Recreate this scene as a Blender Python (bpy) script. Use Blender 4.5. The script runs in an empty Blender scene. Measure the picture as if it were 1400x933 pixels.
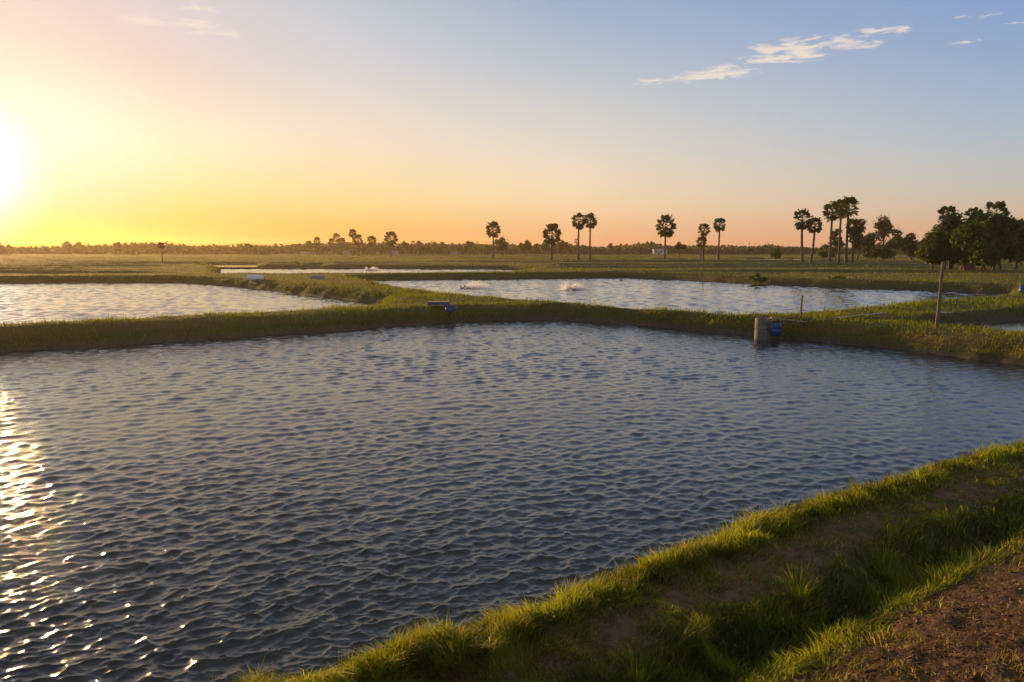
import bpy, bmesh, math, random
import numpy as np
from mathutils import Vector, Matrix

sc = bpy.context.scene
COL = sc.collection
R = math.radians

# ------------------------------------------------------------------ camera
F = 1000.0; CW, CH = 1400.0, 933.0; CAMZ = 5.0; PITCH = R(7.2)
cam = bpy.data.cameras.new('camera'); camo = bpy.data.objects.new('camera', cam); COL.objects.link(camo)
cam.sensor_width = 36.0; cam.lens = 36.0 * F / CW; cam.clip_start = 0.05; cam.clip_end = 6000
camo.location = (0, 0, CAMZ); camo.rotation_euler = (R(90) - PITCH, 0, 0)
sc.camera = camo
cp, sp = math.cos(PITCH), math.sin(PITCH)

# ------------------------------------------------------------------ sky, sun, exposure
SUN_EL, SUN_AZ = R(4.6), R(-37.4)            # azimuth from +Y towards +X
SUN = Vector((math.sin(SUN_AZ) * math.cos(SUN_EL), math.cos(SUN_AZ) * math.cos(SUN_EL), math.sin(SUN_EL)))
world = bpy.data.worlds.new('World'); sc.world = world; world.use_nodes = True
nt = world.node_tree; N = nt.nodes; L = nt.links
for n in list(N): N.remove(n)
wout = N.new('ShaderNodeOutputWorld')
sky = N.new('ShaderNodeTexSky'); sky.sky_type = 'NISHITA'; sky.sun_disc = False
sky.sun_elevation = SUN_EL; sky.sun_rotation = SUN_AZ
sky.dust_density = 0.3; sky.air_density = 1.0; sky.ozone_density = 1.0
def wmath(op, a, b=None, clamp=False):
    n = N.new('ShaderNodeMath'); n.operation = op; n.use_clamp = clamp
    for i, s in enumerate((a, b)):
        if s is None: continue
        if isinstance(s, (int, float)): n.inputs[i].default_value = s
        else: L.new(s, n.inputs[i])
    return n.outputs[0]
def wmix(fac, a, b, blend='MIX'):
    n = N.new('ShaderNodeMix'); n.data_type = 'RGBA'; n.blend_type = blend
    for sk, s in ((0, fac), (6, a), (7, b)):
        if isinstance(s, (int, float)): n.inputs[sk].default_value = s
        elif isinstance(s, tuple): n.inputs[sk].default_value = (*s, 1)
        else: L.new(s, n.inputs[sk])
    return n.outputs[2]
tc = N.new('ShaderNodeTexCoord')
nrm = N.new('ShaderNodeVectorMath'); nrm.operation = 'NORMALIZE'; L.new(tc.outputs['Generated'], nrm.inputs[0])
sep = N.new('ShaderNodeSeparateXYZ'); L.new(nrm.outputs[0], sep.inputs[0])
elev = wmath('MULTIPLY', wmath('ARCSINE', sep.outputs[2]), 2 / math.pi, clamp=True)      # 0..1 = 0..90 deg
dot = N.new('ShaderNodeVectorMath'); dot.operation = 'DOT_PRODUCT'
L.new(nrm.outputs[0], dot.inputs[0]); dot.inputs[1].default_value = SUN
angd = wmath('MULTIPLY', wmath('ARCCOSINE', wmath('MINIMUM', dot.outputs['Value'], 0.999999)), 180 / math.pi)
EK = [0, 3, 7, 13, 20, 28]; AK = [3, 14, 26, 42, 70]
# scattered light of the hazy evening air: colour by height above the horizon, one row per distance from the sun
SKYF = [[(0, 0, 0), (0, 0.11, 0.358), (0, 0.646, 0.647), (0.467, 0.584, 0.488), (0.757, 0.59, 0.565), (0.966, 0.62, 0.656)],
        [(0, 0, 0.055), (0, 0.282, 0.124), (0.434, 0.548, 0.412), (0.526, 0.463, 0.457), (0.533, 0.507, 0.558), (0.567, 0.495, 0.603)],
        [(0.035, 0.07, 0.056), (0.37, 0.352, 0.147), (0.583, 0.498, 0.377), (0.487, 0.494, 0.54), (0.335, 0.422, 0.524), (0.247, 0.346, 0.537)],
        [(0.334, 0.168, 0.126), (0.537, 0.397, 0.274), (0.549, 0.502, 0.453), (0.356, 0.423, 0.518), (0.152, 0.277, 0.483), (0.1, 0.21, 0.46)],
        [(0.438, 0.225, 0.177), (0.37, 0.349, 0.342), (0.267, 0.367, 0.492), (0.145, 0.273, 0.525), (0.089, 0.208, 0.536), (0.07, 0.15, 0.46)]]
ZEN = (.29, .285, .30); E45 = (.32, .32, .345)
def ramp(row):
    n = N.new('ShaderNodeValToRGB'); cr = n.color_ramp; cr.interpolation = 'CARDINAL'
    pts = [(e / 90, c) for e, c in zip(EK, row)] + [(.5, E45), (0.95, ZEN)]
    cr.elements[0].position = pts[0][0]; cr.elements[0].color = (*pts[0][1], 1)
    cr.elements[1].position = pts[-1][0]; cr.elements[1].color = (*pts[-1][1], 1)
    for p_, c_ in pts[1:-1]:
        e = cr.elements.new(p_); e.color = (*c_, 1)
    L.new(elev, n.inputs[0]); return n.outputs[0]
cur = ramp(SKYF[0])
for i in range(1, 5):
    mr = N.new('ShaderNodeMapRange'); mr.inputs[1].default_value = AK[i - 1]; mr.inputs[2].default_value = AK[i]
    L.new(angd, mr.inputs[0]); cur = wmix(mr.outputs[0], cur, ramp(SKYF[i]))
core = N.new('ShaderNodeValToRGB'); cr = core.color_ramp
cr.elements[0].position = 0; cr.elements[0].color = (1.58, 1.71, 1.84, 1)
cr.elements[1].position = 1; cr.elements[1].color = (0, 0, 0, 1)
e = cr.elements.new(.35); e.color = (.66, .79, .855, 1); e = cr.elements.new(.7); e.color = (.158, .21, .21, 1)
L.new(wmath('DIVIDE', angd, 6.0, clamp=True), core.inputs[0])
cur = wmix(1.0, cur, core.outputs[0], 'ADD')
# thin high clouds: a layer seen in plan (direction divided by its height)
zc = wmath('MAXIMUM', sep.outputs[2], 0.03)
cx = wmath('DIVIDE', sep.outputs[0], zc); cy = wmath('DIVIDE', sep.outputs[1], zc)
cv = N.new('ShaderNodeCombineXYZ'); L.new(cx, cv.inputs[0]); L.new(cy, cv.inputs[1])
def wnoise(scale, detail, rough, vec, dist=0.0):
    n = N.new('ShaderNodeTexNoise'); n.inputs['Scale'].default_value = scale; n.inputs['Detail'].default_value = detail
    n.inputs['Roughness'].default_value = rough; n.inputs['Distortion'].default_value = dist; L.new(vec, n.inputs['Vector']); return n.outputs[0]
cmap = N.new('ShaderNodeMapping'); cmap.inputs['Rotation'].default_value = (0, 0, R(8)); cmap.inputs['Scale'].default_value = (1.0, 1.25, 1)
L.new(cv.outputs[0], cmap.inputs[0])
cn = wnoise(5.6, 8, .60, cmap.outputs[0], 1.1)
def patch(a, b, wid, gain):
    # soft strip from a to b in the cloud layer
    ax, ay = a; bx, by = b; dx, dy = bx - ax, by - ay; l2 = dx * dx + dy * dy
    px = wmath('SUBTRACT', cx, ax); py = wmath('SUBTRACT', cy, ay)
    t = wmath('DIVIDE', wmath('ADD', wmath('MULTIPLY', px, dx), wmath('MULTIPLY', py, dy)), l2, clamp=True)
    qx = wmath('SUBTRACT', px, wmath('MULTIPLY', t, dx)); qy = wmath('SUBTRACT', py, wmath('MULTIPLY', t, dy))
    d = wmath('SQRT', wmath('ADD', wmath('MULTIPLY', qx, qx), wmath('MULTIPLY', qy, qy)))
    return wmath('MULTIPLY', wmath('SUBTRACT', 1.0, wmath('DIVIDE', d, wid, clamp=True)), gain)
m = None
for a, b, w_, g_ in (((.80, 4.62), (.95, 4.5), .22, .42), ((1.0, 4.48), (1.26, 4.36), .34, .52), ((1.16, 4.22), (1.22, 4.2), .28, .44), ((1.34, 4.05), (1.50, 3.98), .36, .52),
                     ((1.36, 3.86), (1.62, 3.72), .36, .52), ((1.62, 3.56), (1.78, 3.5), .20, .44), ((1.70, 3.84), (1.78, 3.80), .16, .42), ((1.95, 3.34), (2.05, 3.3), .14, .36),
                     ((2.25, 3.42), (2.36, 3.38), .12, .40), ((2.17, 3.74), (2.25, 3.72), .12, .42), ((2.4, 3.55), (2.45, 3.5), .10, .36),
                     ((-1.64, 3.38), (-1.40, 3.46), .22, .52), ((-1.50, 3.55), (-1.33, 3.58), .16, .48), ((-1.40, 3.22), (-1.28, 3.22), .12, .44), ((-1.1, 3.5), (-1.05, 3.5), .08, .36)):
    p_ = patch(a, b, w_, g_); m = p_ if m is None else wmath('MAXIMUM', m, p_)
cl = wmath('MULTIPLY', wmath('SUBTRACT', wmath('ADD', cn, m), 0.82), 5.5, clamp=True)
cl = wmath('MULTIPLY', cl, wmath('MULTIPLY', m, 6.0, clamp=True))
bg1 = N.new('ShaderNodeBackground'); L.new(wmix(1.0, sky.outputs[0], (1.0, .66, .50), 'MULTIPLY'), bg1.inputs[0]); bg1.inputs[1].default_value = 0.05
hsv = N.new('ShaderNodeHueSaturation'); hsv.inputs['Saturation'].default_value = .88; L.new(cur, hsv.inputs['Color'])
bg2 = N.new('ShaderNodeBackground'); L.new(hsv.outputs[0], bg2.inputs[0]); bg2.inputs[1].default_value = .70
addn = N.new('ShaderNodeAddShader'); L.new(bg1.outputs[0], addn.inputs[0]); L.new(bg2.outputs[0], addn.inputs[1])
bg3 = N.new('ShaderNodeBackground'); bg3.inputs[0].default_value = (.66, .55, .46, 1)
mxs = N.new('ShaderNodeMixShader'); L.new(wmath('MULTIPLY', cl, .78), mxs.inputs[0]); L.new(addn.outputs[0], mxs.inputs[1]); L.new(bg3.outputs[0], mxs.inputs[2])
L.new(mxs.outputs[0], wout.inputs[0])

sl = bpy.data.lights.new('sun', 'SUN'); sl.energy = 5.0; sl.angle = R(0.6); sl.color = (1.0, .60, .24)
so = bpy.data.objects.new('sun', sl); COL.objects.link(so); so.location = (-80, 120, 40)
so.rotation_euler = SUN.to_track_quat('Z', 'Y').to_euler()
vs = sc.view_settings; vs.view_transform = 'Standard'; vs.look = 'None'; vs.exposure = 0.5; vs.gamma = 1.0; vs.use_curve_mapping = False
cy_ = sc.cycles; cy_.use_denoising = True; cy_.max_bounces = 6; cy_.diffuse_bounces = 2; cy_.glossy_bounces = 3
cy_.transmission_bounces = 4; cy_.transparent_max_bounces = 8; cy_.volume_bounces = 0; cy_.sample_clamp_indirect = 4.0

# ------------------------------------------------------------------ helpers
rng = np.random.default_rng(7)
def ray(u, v):
    x = (u - CW / 2) / F; y = (v - CH / 2) / F
    return x, cp - y * sp, sp + y * cp            # right, forward, down
def W(u, v, z=0.0):
    """point of the plane at height z that the photograph shows at (u, v)"""
    x, f, d = ray(u, v); k = (CAMZ - z) / d
    return np.array([x * k, f * k])
def zat(v, Y):
    """height seen at image row v at forward distance Y"""
    _, f, d = ray(700, v); return CAMZ - Y * d / f

def vnoise(x, y, seed=0):
    x = np.asarray(x, float); y = np.asarray(y, float)
    xi = np.floor(x).astype(np.int64); yi = np.floor(y).astype(np.int64)
    fx = x - xi; fy = y - yi; fx = fx * fx * (3 - 2 * fx); fy = fy * fy * (3 - 2 * fy)
    def h(a, b):
        n = (a * 374761393 + b * 668265263 + seed * 1442695041) & 0x7fffffff
        n = ((n ^ (n >> 13)) * 1274126177) & 0x7fffffff
        return ((n ^ (n >> 16)) & 0xffff) / 32767.5 - 1.0
    return (h(xi, yi) * (1 - fx) + h(xi + 1, yi) * fx) * (1 - fy) + (h(xi, yi + 1) * (1 - fx) + h(xi + 1, yi + 1) * fx) * fy
def fbm(x, y, seed=0, o=3):
    r = 0; a = 1.0; t = 0
    for i in range(o):
        r = r + a * vnoise(x * 2 ** i, y * 2 ** i, seed + i * 17); t += a; a *= .5
    return r / t
def sdf(poly, x, y):
    d2 = np.full(x.shape, 1e12); ins = np.zeros(x.shape, bool); n = len(poly)
    for i in range(n):
        ax, ay = poly[i]; bx, by = poly[(i + 1) % n]
        ex, ey = bx - ax, by - ay; px, py = x - ax, y - ay
        t = np.clip((px * ex + py * ey) / (ex * ex + ey * ey), 0, 1)
        d2 = np.minimum(d2, (px - ex * t) ** 2 + (py - ey * t) ** 2)
        if ey != 0:
            c = (ay > y) != (by > y)
            ins ^= c & (x < ax + (y - ay) / ey * ex)
    d = np.sqrt(d2); return np.where(ins, -d, d)
def sstep(a, b, x):
    t = np.clip((x - a) / (b - a), 0, 1); return t * t * (3 - 2 * t)

def tag(o, label=None, cat=None, group=None, kind=None):
    if label: o['label'] = label
    if cat: o['category'] = cat
    if group: o['group'] = group
    if kind: o['kind'] = kind
    return o
def link(o, parent=None):
    COL.objects.link(o)
    if parent is not None: o.parent = parent
    return o
def empty(name, loc, rz=0.0):
    o = bpy.data.objects.new(name, None); o.empty_display_size = .3; o.location = loc; o.rotation_euler = (0, 0, rz); return link(o)
def npmesh(name, V, polys, mat, parent=None, cols=None, smooth=False, loc=None):
    """V (n,3); polys: list of int arrays (m,k)"""
    me = bpy.data.meshes.new(name); V = np.asarray(V, np.float32)
    polys = [np.asarray(p, np.int32) for p in polys if len(p)]
    me.vertices.add(len(V)); me.vertices.foreach_set('co', V.ravel())
    idx = np.concatenate([p.ravel() for p in polys]); me.loops.add(len(idx)); me.loops.foreach_set('vertex_index', idx)
    tot = np.concatenate([np.full(len(p), p.shape[1], np.int32) for p in polys]); st = np.concatenate([[0], np.cumsum(tot)[:-1]]).astype(np.int32)
    me.polygons.add(len(tot)); me.polygons.foreach_set('loop_start', st); me.polygons.foreach_set('loop_total', tot)
    if smooth: me.polygons.foreach_set('use_smooth', np.ones(len(tot), bool))
    me.update(calc_edges=True)
    if cols is not None:
        a = me.color_attributes.new('col', 'FLOAT_COLOR', 'POINT'); c = np.ones((len(V), 4), np.float32); c[:, :cols.shape[1]] = cols
        a.data.foreach_set('color', c.ravel())
    me.materials.append(mat); o = bpy.data.objects.new(name, me)
    if loc is not None: o.location = loc
    return link(o, parent)
class MB:
    def __init__(s): s.v = []; s.f = []; s.n = 0
    def add(s, V, Fs):
        s.v += [tuple(p) for p in V]; s.f += [tuple(i + s.n for i in f) for f in Fs]; s.n = len(s.v)
    def box(s, c, d, rz=0.0, taper=1.0, tilt=(0, 0)):
        x, y, z = d[0] / 2, d[1] / 2, d[2] / 2; M = Matrix.Rotation(rz, 3, 'Z') @ Matrix.Rotation(tilt[0], 3, 'X') @ Matrix.Rotation(tilt[1], 3, 'Y')
        P = [M @ Vector(q) + Vector(c) for q in ((-x, -y, -z), (x, -y, -z), (x, y, -z), (-x, y, -z), (-x * taper, -y * taper, z), (x * taper, -y * taper, z), (x * taper, y * taper, z), (-x * taper, y * taper, z))]
        s.add(P, [(3, 2, 1, 0), (4, 5, 6, 7), (0, 1, 5, 4), (1, 2, 6, 5), (2, 3, 7, 6), (3, 0, 4, 7)])
    def tube(s, pts, rad, n=8, caps=True):
        pts = [Vector(p) for p in pts]; rings = []
        if not hasattr(rad, '__len__'): rad = [rad] * len(pts)
        up = Vector((0, 0, 1)); d0 = (pts[1] - pts[0]).normalized()
        a = d0.cross(up) if abs(d0.z) < .95 else d0.cross(Vector((1, 0, 0))); a.normalize()
        V = []
        for i, p in enumerate(pts):
            d = (pts[min(i + 1, len(pts) - 1)] - pts[max(i - 1, 0)]).normalized()
            a = (a - d * a.dot(d)).normalized(); b = d.cross(a)
            for k in range(n):
                t = 2 * math.pi * k / n; V.append(p + (a * math.cos(t) + b * math.sin(t)) * rad[i])
        Fs = [(i * n + k, i * n + (k + 1) % n, (i + 1) * n + (k + 1) % n, (i + 1) * n + k) for i in range(len(pts) - 1) for k in range(n)]
        if caps: Fs += [tuple(reversed(range(n))), tuple(range((len(pts) - 1) * n, len(pts) * n))]
        s.add(V, Fs)
    def lathe(s, prof, n=24, c=(0, 0, 0)):
        V = [(c[0] + r * math.cos(2 * math.pi * k / n), c[1] + r * math.sin(2 * math.pi * k / n), c[2] + z) for r, z in prof for k in range(n)]
        s.add(V, [(i * n + k, i * n + (k + 1) % n, (i + 1) * n + (k + 1) % n, (i + 1) * n + k) for i in range(len(prof) - 1) for k in range(n)])
    def build(s, name, mat, parent=None, smooth=False, bevel=0.0):
        me = bpy.data.meshes.new(name); me.from_pydata(s.v, [], s.f); me.materials.append(mat)
        bm = bmesh.new(); bm.from_mesh(me); bmesh.ops.recalc_face_normals(bm, faces=bm.faces)
        if bevel:
            bmesh.ops.bevel(bm, geom=[e for e in bm.edges if e.calc_face_angle(0) > .5], offset=bevel, segments=2, affect='EDGES', profile=.5)
        if smooth:
            for f in bm.faces: f.smooth = True
        bm.to_mesh(me); bm.free()
        return link(bpy.data.objects.new(name, me), parent)

# ------------------------------------------------------------------ materials
def material(name):
    m = bpy.data.materials.new(name); m.use_nodes = True; t = m.node_tree
    b = t.nodes['Principled BSDF']; return m, t, b
def mnode(t, typ, **kw):
    n = t.nodes.new(typ)
    for k, v in kw.items():
        if k in n.inputs: n.inputs[k].default_value = v
        else: setattr(n, k, v)
    return n
def mixc(t, fac, a, b, blend='MIX'):
    n = t.nodes.new('ShaderNodeMix'); n.data_type = 'RGBA'; n.blend_type = blend
    for sk, s in ((0, fac), (6, a), (7, b)):
        if isinstance(s, (int, float)): n.inputs[sk].default_value = s
        elif isinstance(s, tuple): n.inputs[sk].default_value = (*s, 1)
        else: t.links.new(s, n.inputs[sk])
    return n.outputs[2]
def rmp(t, s, lo, hi):
    n = t.nodes.new('ShaderNodeMapRange'); n.inputs[1].default_value = lo; n.inputs[2].default_value = hi; n.clamp = True
    t.links.new(s, n.inputs[0]); return n.outputs[0]
def tnoise(t, vec, scale, detail=4, rough=.55, dist=0.0):
    n = mnode(t, 'ShaderNodeTexNoise', Scale=scale, Detail=detail, Roughness=rough, Distortion=dist); t.links.new(vec, n.inputs['Vector']); return n.outputs[0]
def simple(name, col, rough=.7, var=.25, scale=6.0, dirt=None, bump=.0, metallic=0.0):
    """weathered plain surface: colour broken up by noise"""
    m, t, b = material(name); g = mnode(t, 'ShaderNodeTexCoord').outputs['Object']
    n1 = tnoise(t, g, scale, 5); n2 = tnoise(t, g, scale * 5, 3)
    c = mixc(t, rmp(t, n1, .3, .7), tuple(x * (1 - var) for x in col), tuple(min(1, x * (1 + var)) for x in col))
    if dirt: c = mixc(t, rmp(t, n2, .52, .72), c, dirt)
    t.links.new(c, b.inputs['Base Color']); b.inputs['Roughness'].default_value = rough; b.inputs['Metallic'].default_value = metallic
    if bump:
        bn = mnode(t, 'ShaderNodeBump', Strength=.6, Distance=bump); t.links.new(n2, bn.inputs['Height']); t.links.new(bn.outputs[0], b.inputs['Normal'])
    return m
def foliage(name, tint=(1, 1, 1), trans=.35, rough=.55):
    m, t, b = material(name); a = mnode(t, 'ShaderNodeAttribute', attribute_name='col')
    c = mixc(t, 1.0, a.outputs['Color'], tint, 'MULTIPLY')
    t.links.new(c, b.inputs['Base Color']); b.inputs['Roughness'].default_value = rough; b.inputs['Specular IOR Level'].default_value = .25
    tr = mnode(t, 'ShaderNodeBsdfTranslucent'); t.links.new(mixc(t, 1.0, c, (2.1, 1.9, .55), 'MULTIPLY'), tr.inputs[0])
    mx = mnode(t, 'ShaderNodeMixShader'); mx.inputs[0].default_value = trans
    t.links.new(b.outputs[0], mx.inputs[1]); t.links.new(tr.outputs[0], mx.inputs[2])
    t.links.new(mx.outputs[0], t.nodes['Material Output'].inputs['Surface']); return m
MAT = {}
MAT['grass'] = foliage('grass_blades', trans=.60)
MAT['dyke'] = foliage('dyke_grass_blades', trans=.42)
MAT['leaf'] = foliage('tree_leaves', trans=.38)
MAT['palmleaf'] = foliage('palm_leaves', trans=.22, rough=.5)
MAT['litter'] = foliage('dry_leaves', trans=.12, rough=.8)
MAT['bark'] = simple('palm_bark', (.075, .06, .05), .9, .35, 3, bump=.02)
MAT['treebark'] = simple('tree_bark', (.10, .065, .045), .9, .35, 3, bump=.02)
MAT['wood'] = simple('weathered_wood', (.17, .11, .075), .85, .3, 5, dirt=(.08, .055, .04), bump=.004)
MAT['palewood'] = simple('pale_wood', (.36, .28, .19), .85, .3, 5, dirt=(.2, .15, .1), bump=.004)
MAT['concrete'] = simple('concrete', (.20, .155, .115), .85, .35, 3, dirt=(.07, .058, .043), bump=.006)
MAT['blue'] = simple('blue_plastic', (.012, .058, .17), .4, .2, 3, dirt=(.05, .09, .17))
MAT['bluefade'] = simple('faded_blue_plastic', (.10, .17, .26), .55, .2, 3, dirt=(.12, .13, .14))
MAT['white'] = simple('white_gelcoat', (.74, .73, .70), .45, .06, 3, dirt=(.5, .48, .43))
MAT['pipe'] = simple('white_pvc', (.62, .62, .60), .5, .12, 3, dirt=(.35, .33, .30))
MAT['wall'] = simple('white_wall', (.5, .48, .45), .8, .1, .6)
MAT['roof'] = simple('metal_roof', (.20, .19, .20), .6, .25, .6)
MAT['redroof'] = simple('tile_roof', (.24, .10, .06), .8, .25, .6)
MAT['window'] = simple('window_glass', (.03, .035, .04), .15, .1, 1)
MAT['black'] = simple('black_plastic', (.02, .02, .022), .5, .2, 3)
MAT['steel'] = simple('galvanised_steel', (.30, .30, .30), .45, .15, 3, metallic=.7)
MAT['log'] = simple('cut_logs', (.13, .055, .034), .9, .35, 2, bump=.02)
m, t, b = material('pond_water_surface'); MAT['water'] = m
g = mnode(t, 'ShaderNodeTexCoord').outputs['Object']
mp = mnode(t, 'ShaderNodeMapping'); mp.inputs['Rotation'].default_value = (0, 0, R(-20)); mp.inputs['Scale'].default_value = (1.0, 1.9, 1); t.links.new(g, mp.inputs[0])
n1 = tnoise(t, mp.outputs[0], 7.0, 4, .62, .4)
ln = mnode(t, 'ShaderNodeVectorMath', operation='LENGTH'); t.links.new(g, ln.inputs[0])
n2 = tnoise(t, mp.outputs[0], 2.0, 4, .6, .3)           # ripples too fine for the surface mesh away from the near bank
mm = mnode(t, 'ShaderNodeMath', operation='MULTIPLY'); t.links.new(n2, mm.inputs[0]); t.links.new(rmp(t, ln.outputs['Value'], 16.0, 42.0), mm.inputs[1])
ms = mnode(t, 'ShaderNodeMath', operation='MULTIPLY_ADD'); t.links.new(mm.outputs[0], ms.inputs[0]); ms.inputs[1].default_value = 1.0; t.links.new(n1, ms.inputs[2])
bn = mnode(t, 'ShaderNodeBump', Strength=.7, Distance=.014); t.links.new(ms.outputs[0], bn.inputs['Height'])
t.links.new(bn.outputs[0], b.inputs['Normal'])
b.inputs['Base Color'].default_value = (.018, .026, .025, 1); b.inputs['Roughness'].default_value = .05; b.inputs['IOR'].default_value = 1.42
m, t, b = material('far_pond_water_surface'); MAT['farwater'] = m
g = mnode(t, 'ShaderNodeTexCoord').outputs['Object']
mp = mnode(t, 'ShaderNodeMapping'); mp.inputs['Rotation'].default_value = (0, 0, R(-20)); mp.inputs['Scale'].default_value = (.8, 1.9, 1); t.links.new(g, mp.inputs[0])
n1 = tnoise(t, mp.outputs[0], 4.0, 3, .6, .3)
bn = mnode(t, 'ShaderNodeBump', Strength=.7, Distance=.010); t.links.new(n1, bn.inputs['Height'])
t.links.new(bn.outputs[0], b.inputs['Normal'])
b.inputs['Base Color'].default_value = (.014, .022, .024, 1); b.inputs['Roughness'].default_value = .06; b.inputs['IOR'].default_value = 1.5

m, t, b = material('earth_and_turf'); MAT['ground'] = m
a = mnode(t, 'ShaderNodeAttribute', attribute_name='col'); sx = mnode(t, 'ShaderNodeSeparateColor'); t.links.new(a.outputs['Color'], sx.inputs[0])
g = mnode(t, 'ShaderNodeTexCoord').outputs['Object']
mp = mnode(t, 'ShaderNodeMapping'); mp.inputs['Scale'].default_value = (.012, .045, 1); mp.inputs['Rotation'].default_value = (0, 0, R(4)); t.links.new(g, mp.inputs[0])
big = tnoise(t, mp.outputs[0], 1.0, 5, .6, .4); mid = tnoise(t, g, .55, 5, .6); fine = tnoise(t, g, 7.0, 5, .65); tiny = tnoise(t, g, 38.0, 4, .7)
gr = mixc(t, rmp(t, mid, .35, .65), (.045, .062, .012), (.088, .092, .018))
gr = mixc(t, rmp(t, big, .44, .62), gr, (.155, .105, .032))
gr = mixc(t, rmp(t, tnoise(t, mp.outputs[0], 2.3, 4, .6), .56, .70), gr, (.135, .075, .034))
gr = mixc(t, rmp(t, fine, .3, .72), mixc(t, 1.0, gr, (.62, .62, .6), 'MULTIPLY'), gr)
soil = mixc(t, rmp(t, fine, .3, .7), (.055, .031, .018), (.125, .070, .040)); soil = mixc(t, rmp(t, tiny, .5, .75), soil, (.175, .105, .060))
mud = mixc(t, rmp(t, fine, .35, .7), (.045, .033, .024), (.11, .088, .068))
path = mixc(t, rmp(t, fine, .35, .68), (.10, .062, .030), (.20, .130, .070))
c = mixc(t, sx.outputs[0], gr, mud); c = mixc(t, sx.outputs[1], c, soil)
pm = mnode(t, 'ShaderNodeMath', operation='MULTIPLY'); t.links.new(sx.outputs[2], pm.inputs[0]); t.links.new(rmp(t, tnoise(t, g, 2.2, 4, .6), .34, .56), pm.inputs[1])
c = mixc(t, pm.outputs[0], c, path)
t.links.new(c, b.inputs['Base Color']); b.inputs['Roughness'].default_value = .95; b.inputs['Specular IOR Level'].default_value = .15
hs = mnode(t, 'ShaderNodeMath', operation='ADD'); t.links.new(fine, hs.inputs[0]); t.links.new(tiny, hs.inputs[1])
bn = mnode(t, 'ShaderNodeBump', Strength=.8, Distance=.05); t.links.new(hs.outputs[0], bn.inputs['Height']); t.links.new(bn.outputs[0], b.inputs['Normal'])

# ------------------------------------------------------------------ lie of the land
# near bank: straight shoreline, distance dn from it towards the camera
ND = np.array([.829, .559]); NN = np.array([.559, -.829]); NP = np.array([13.6, 19.0]) + .58 * NN
def near_d(x, y): return (x - NP[0]) * NN[0] + (y - NP[1]) * NN[1] + .22 * vnoise(x * .35, y * .35, 5) + .10 * vnoise(x * 1.1, y * 1.1, 6)
near = [NP + ND * s for s in (-70, 14.0)]
far_px = [(1500, 514), (1400, 500), (1300, 487), (1200, 475), (1100, 466), (1040, 462), (1000, 457), (950, 452), (850, 443), (760, 437.5), (640, 440), (560, 445), (420, 456), (200, 470), (0, 483), (-300, 503)]
P1 = near + [W(*p) for p in far_px] + [np.array([-75., 18.])]
def off(u, v, z, dy): return W(u, v, z) + np.array([0, dy])
P2 = [off(-300, 456, .95, 1.4), off(0, 445, .95, 1.4), off(200, 436, .95, 1.6), off(420, 423.5, .95, 1.5), off(500, 417.5, .95, 1.2), W(522, 416.3), W(412, 403), W(336, 393.8), W(275, 388.5), W(240, 386.5), W(0, 387.5), W(-300, 388)]
P3 = [W(485, 385), W(520, 383.3), W(700, 381.5), W(850, 380), W(930, 383), W(1050, 389), W(1180, 394), W(1300, 398), W(1380, 401.5),
      off(1390, 402, 1.05, 1.5), off(1300, 408, 1.05, 1.3), off(1200, 416, 1.05, 1.3), off(1100, 424.5, 1.05, 1.2), off(1050, 428.5, 1.05, 1.0), off(1020, 428, 1.05, 1.0), off(950, 423.5, 1.05, 1.3), off(860, 418.5, 1.05, 1.3), off(780, 412.5, 1.05, 1.3), off(700, 407, 1.05, 1.3), off(620, 400, 1.05, 1.2), off(550, 391.5, 1.05, 1.0)]
P4 = [off(300, 373.6, 1.0, 1.6), off(400, 373.3, 1.0, 1.6), off(690, 371.6, 1.0, 1.6), W(735, 371), W(690, 368.6), W(500, 368), W(300, 367.6)]
P5 = [W(1165, 438, .9), W(1280, 428.5, .9), W(1400, 419, .9), W(1560, 410, .9), np.array([75., 52.]), np.array([34., 29.]), np.array([27.4, 31.0]), np.array([26.0, 34.0]), np.array([22.4, 39.6])]
P6 = [W(282, 365.4, .45), W(352, 365.4, .45), W(348, 361.6, .45), W(286, 361.8, .45)]
P7 = [W(1012, 357.6, .75), W(1092, 357.6, .75), W(1090, 354.2, .75), W(1020, 354.6, .75)]
P8 = [W(414, 364.6, .5), W(442, 364.6, .5), W(440, 362.2, .5), W(420, 362.4, .5)]
#        polygon, water level, slope width, crest height, shore noise
PONDS = [(P1, 0.0, 1.9, .95, .30), (P2, 0.0, 1.6, .92, .25), (P3, 0.0, 1.7, .95, .25), (P4, 0.0, 1.8, .92, .3),
         (P5, -9., 2.5, .95, .15), (P6, .45, 2.5, .9, .4), (P7, .75, 2.0, .95, .5), (P8, .5, 2.0, .9, .4)]
LEVEL5 = .22
NPR = np.array([(-3, -.9), (-1, -.45), (0, 0), (.4, .42), (.75, .70), (1.0, .77), (1.4, .72), (2.1, .69), (2.4, .60), (2.75, .42), (2.95, .46), (3.3, .70), (4, .98), (5.5, 1.32), (8, 1.8), (14, 2.0), (60, 1.6)])
DYKES = [(128, .0, .45, 2.2), (141, -.02, .4, 2.0), (158, .015, .45, 2.5), (176, -.01, .4, 2.5), (200, .02, .5, 3), (226, -.015, .5, 3), (262, .01, .5, 4), (310, -.01, .6, 5), (380, .01, .6, 6), (460, 0, .6, 7)]
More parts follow.
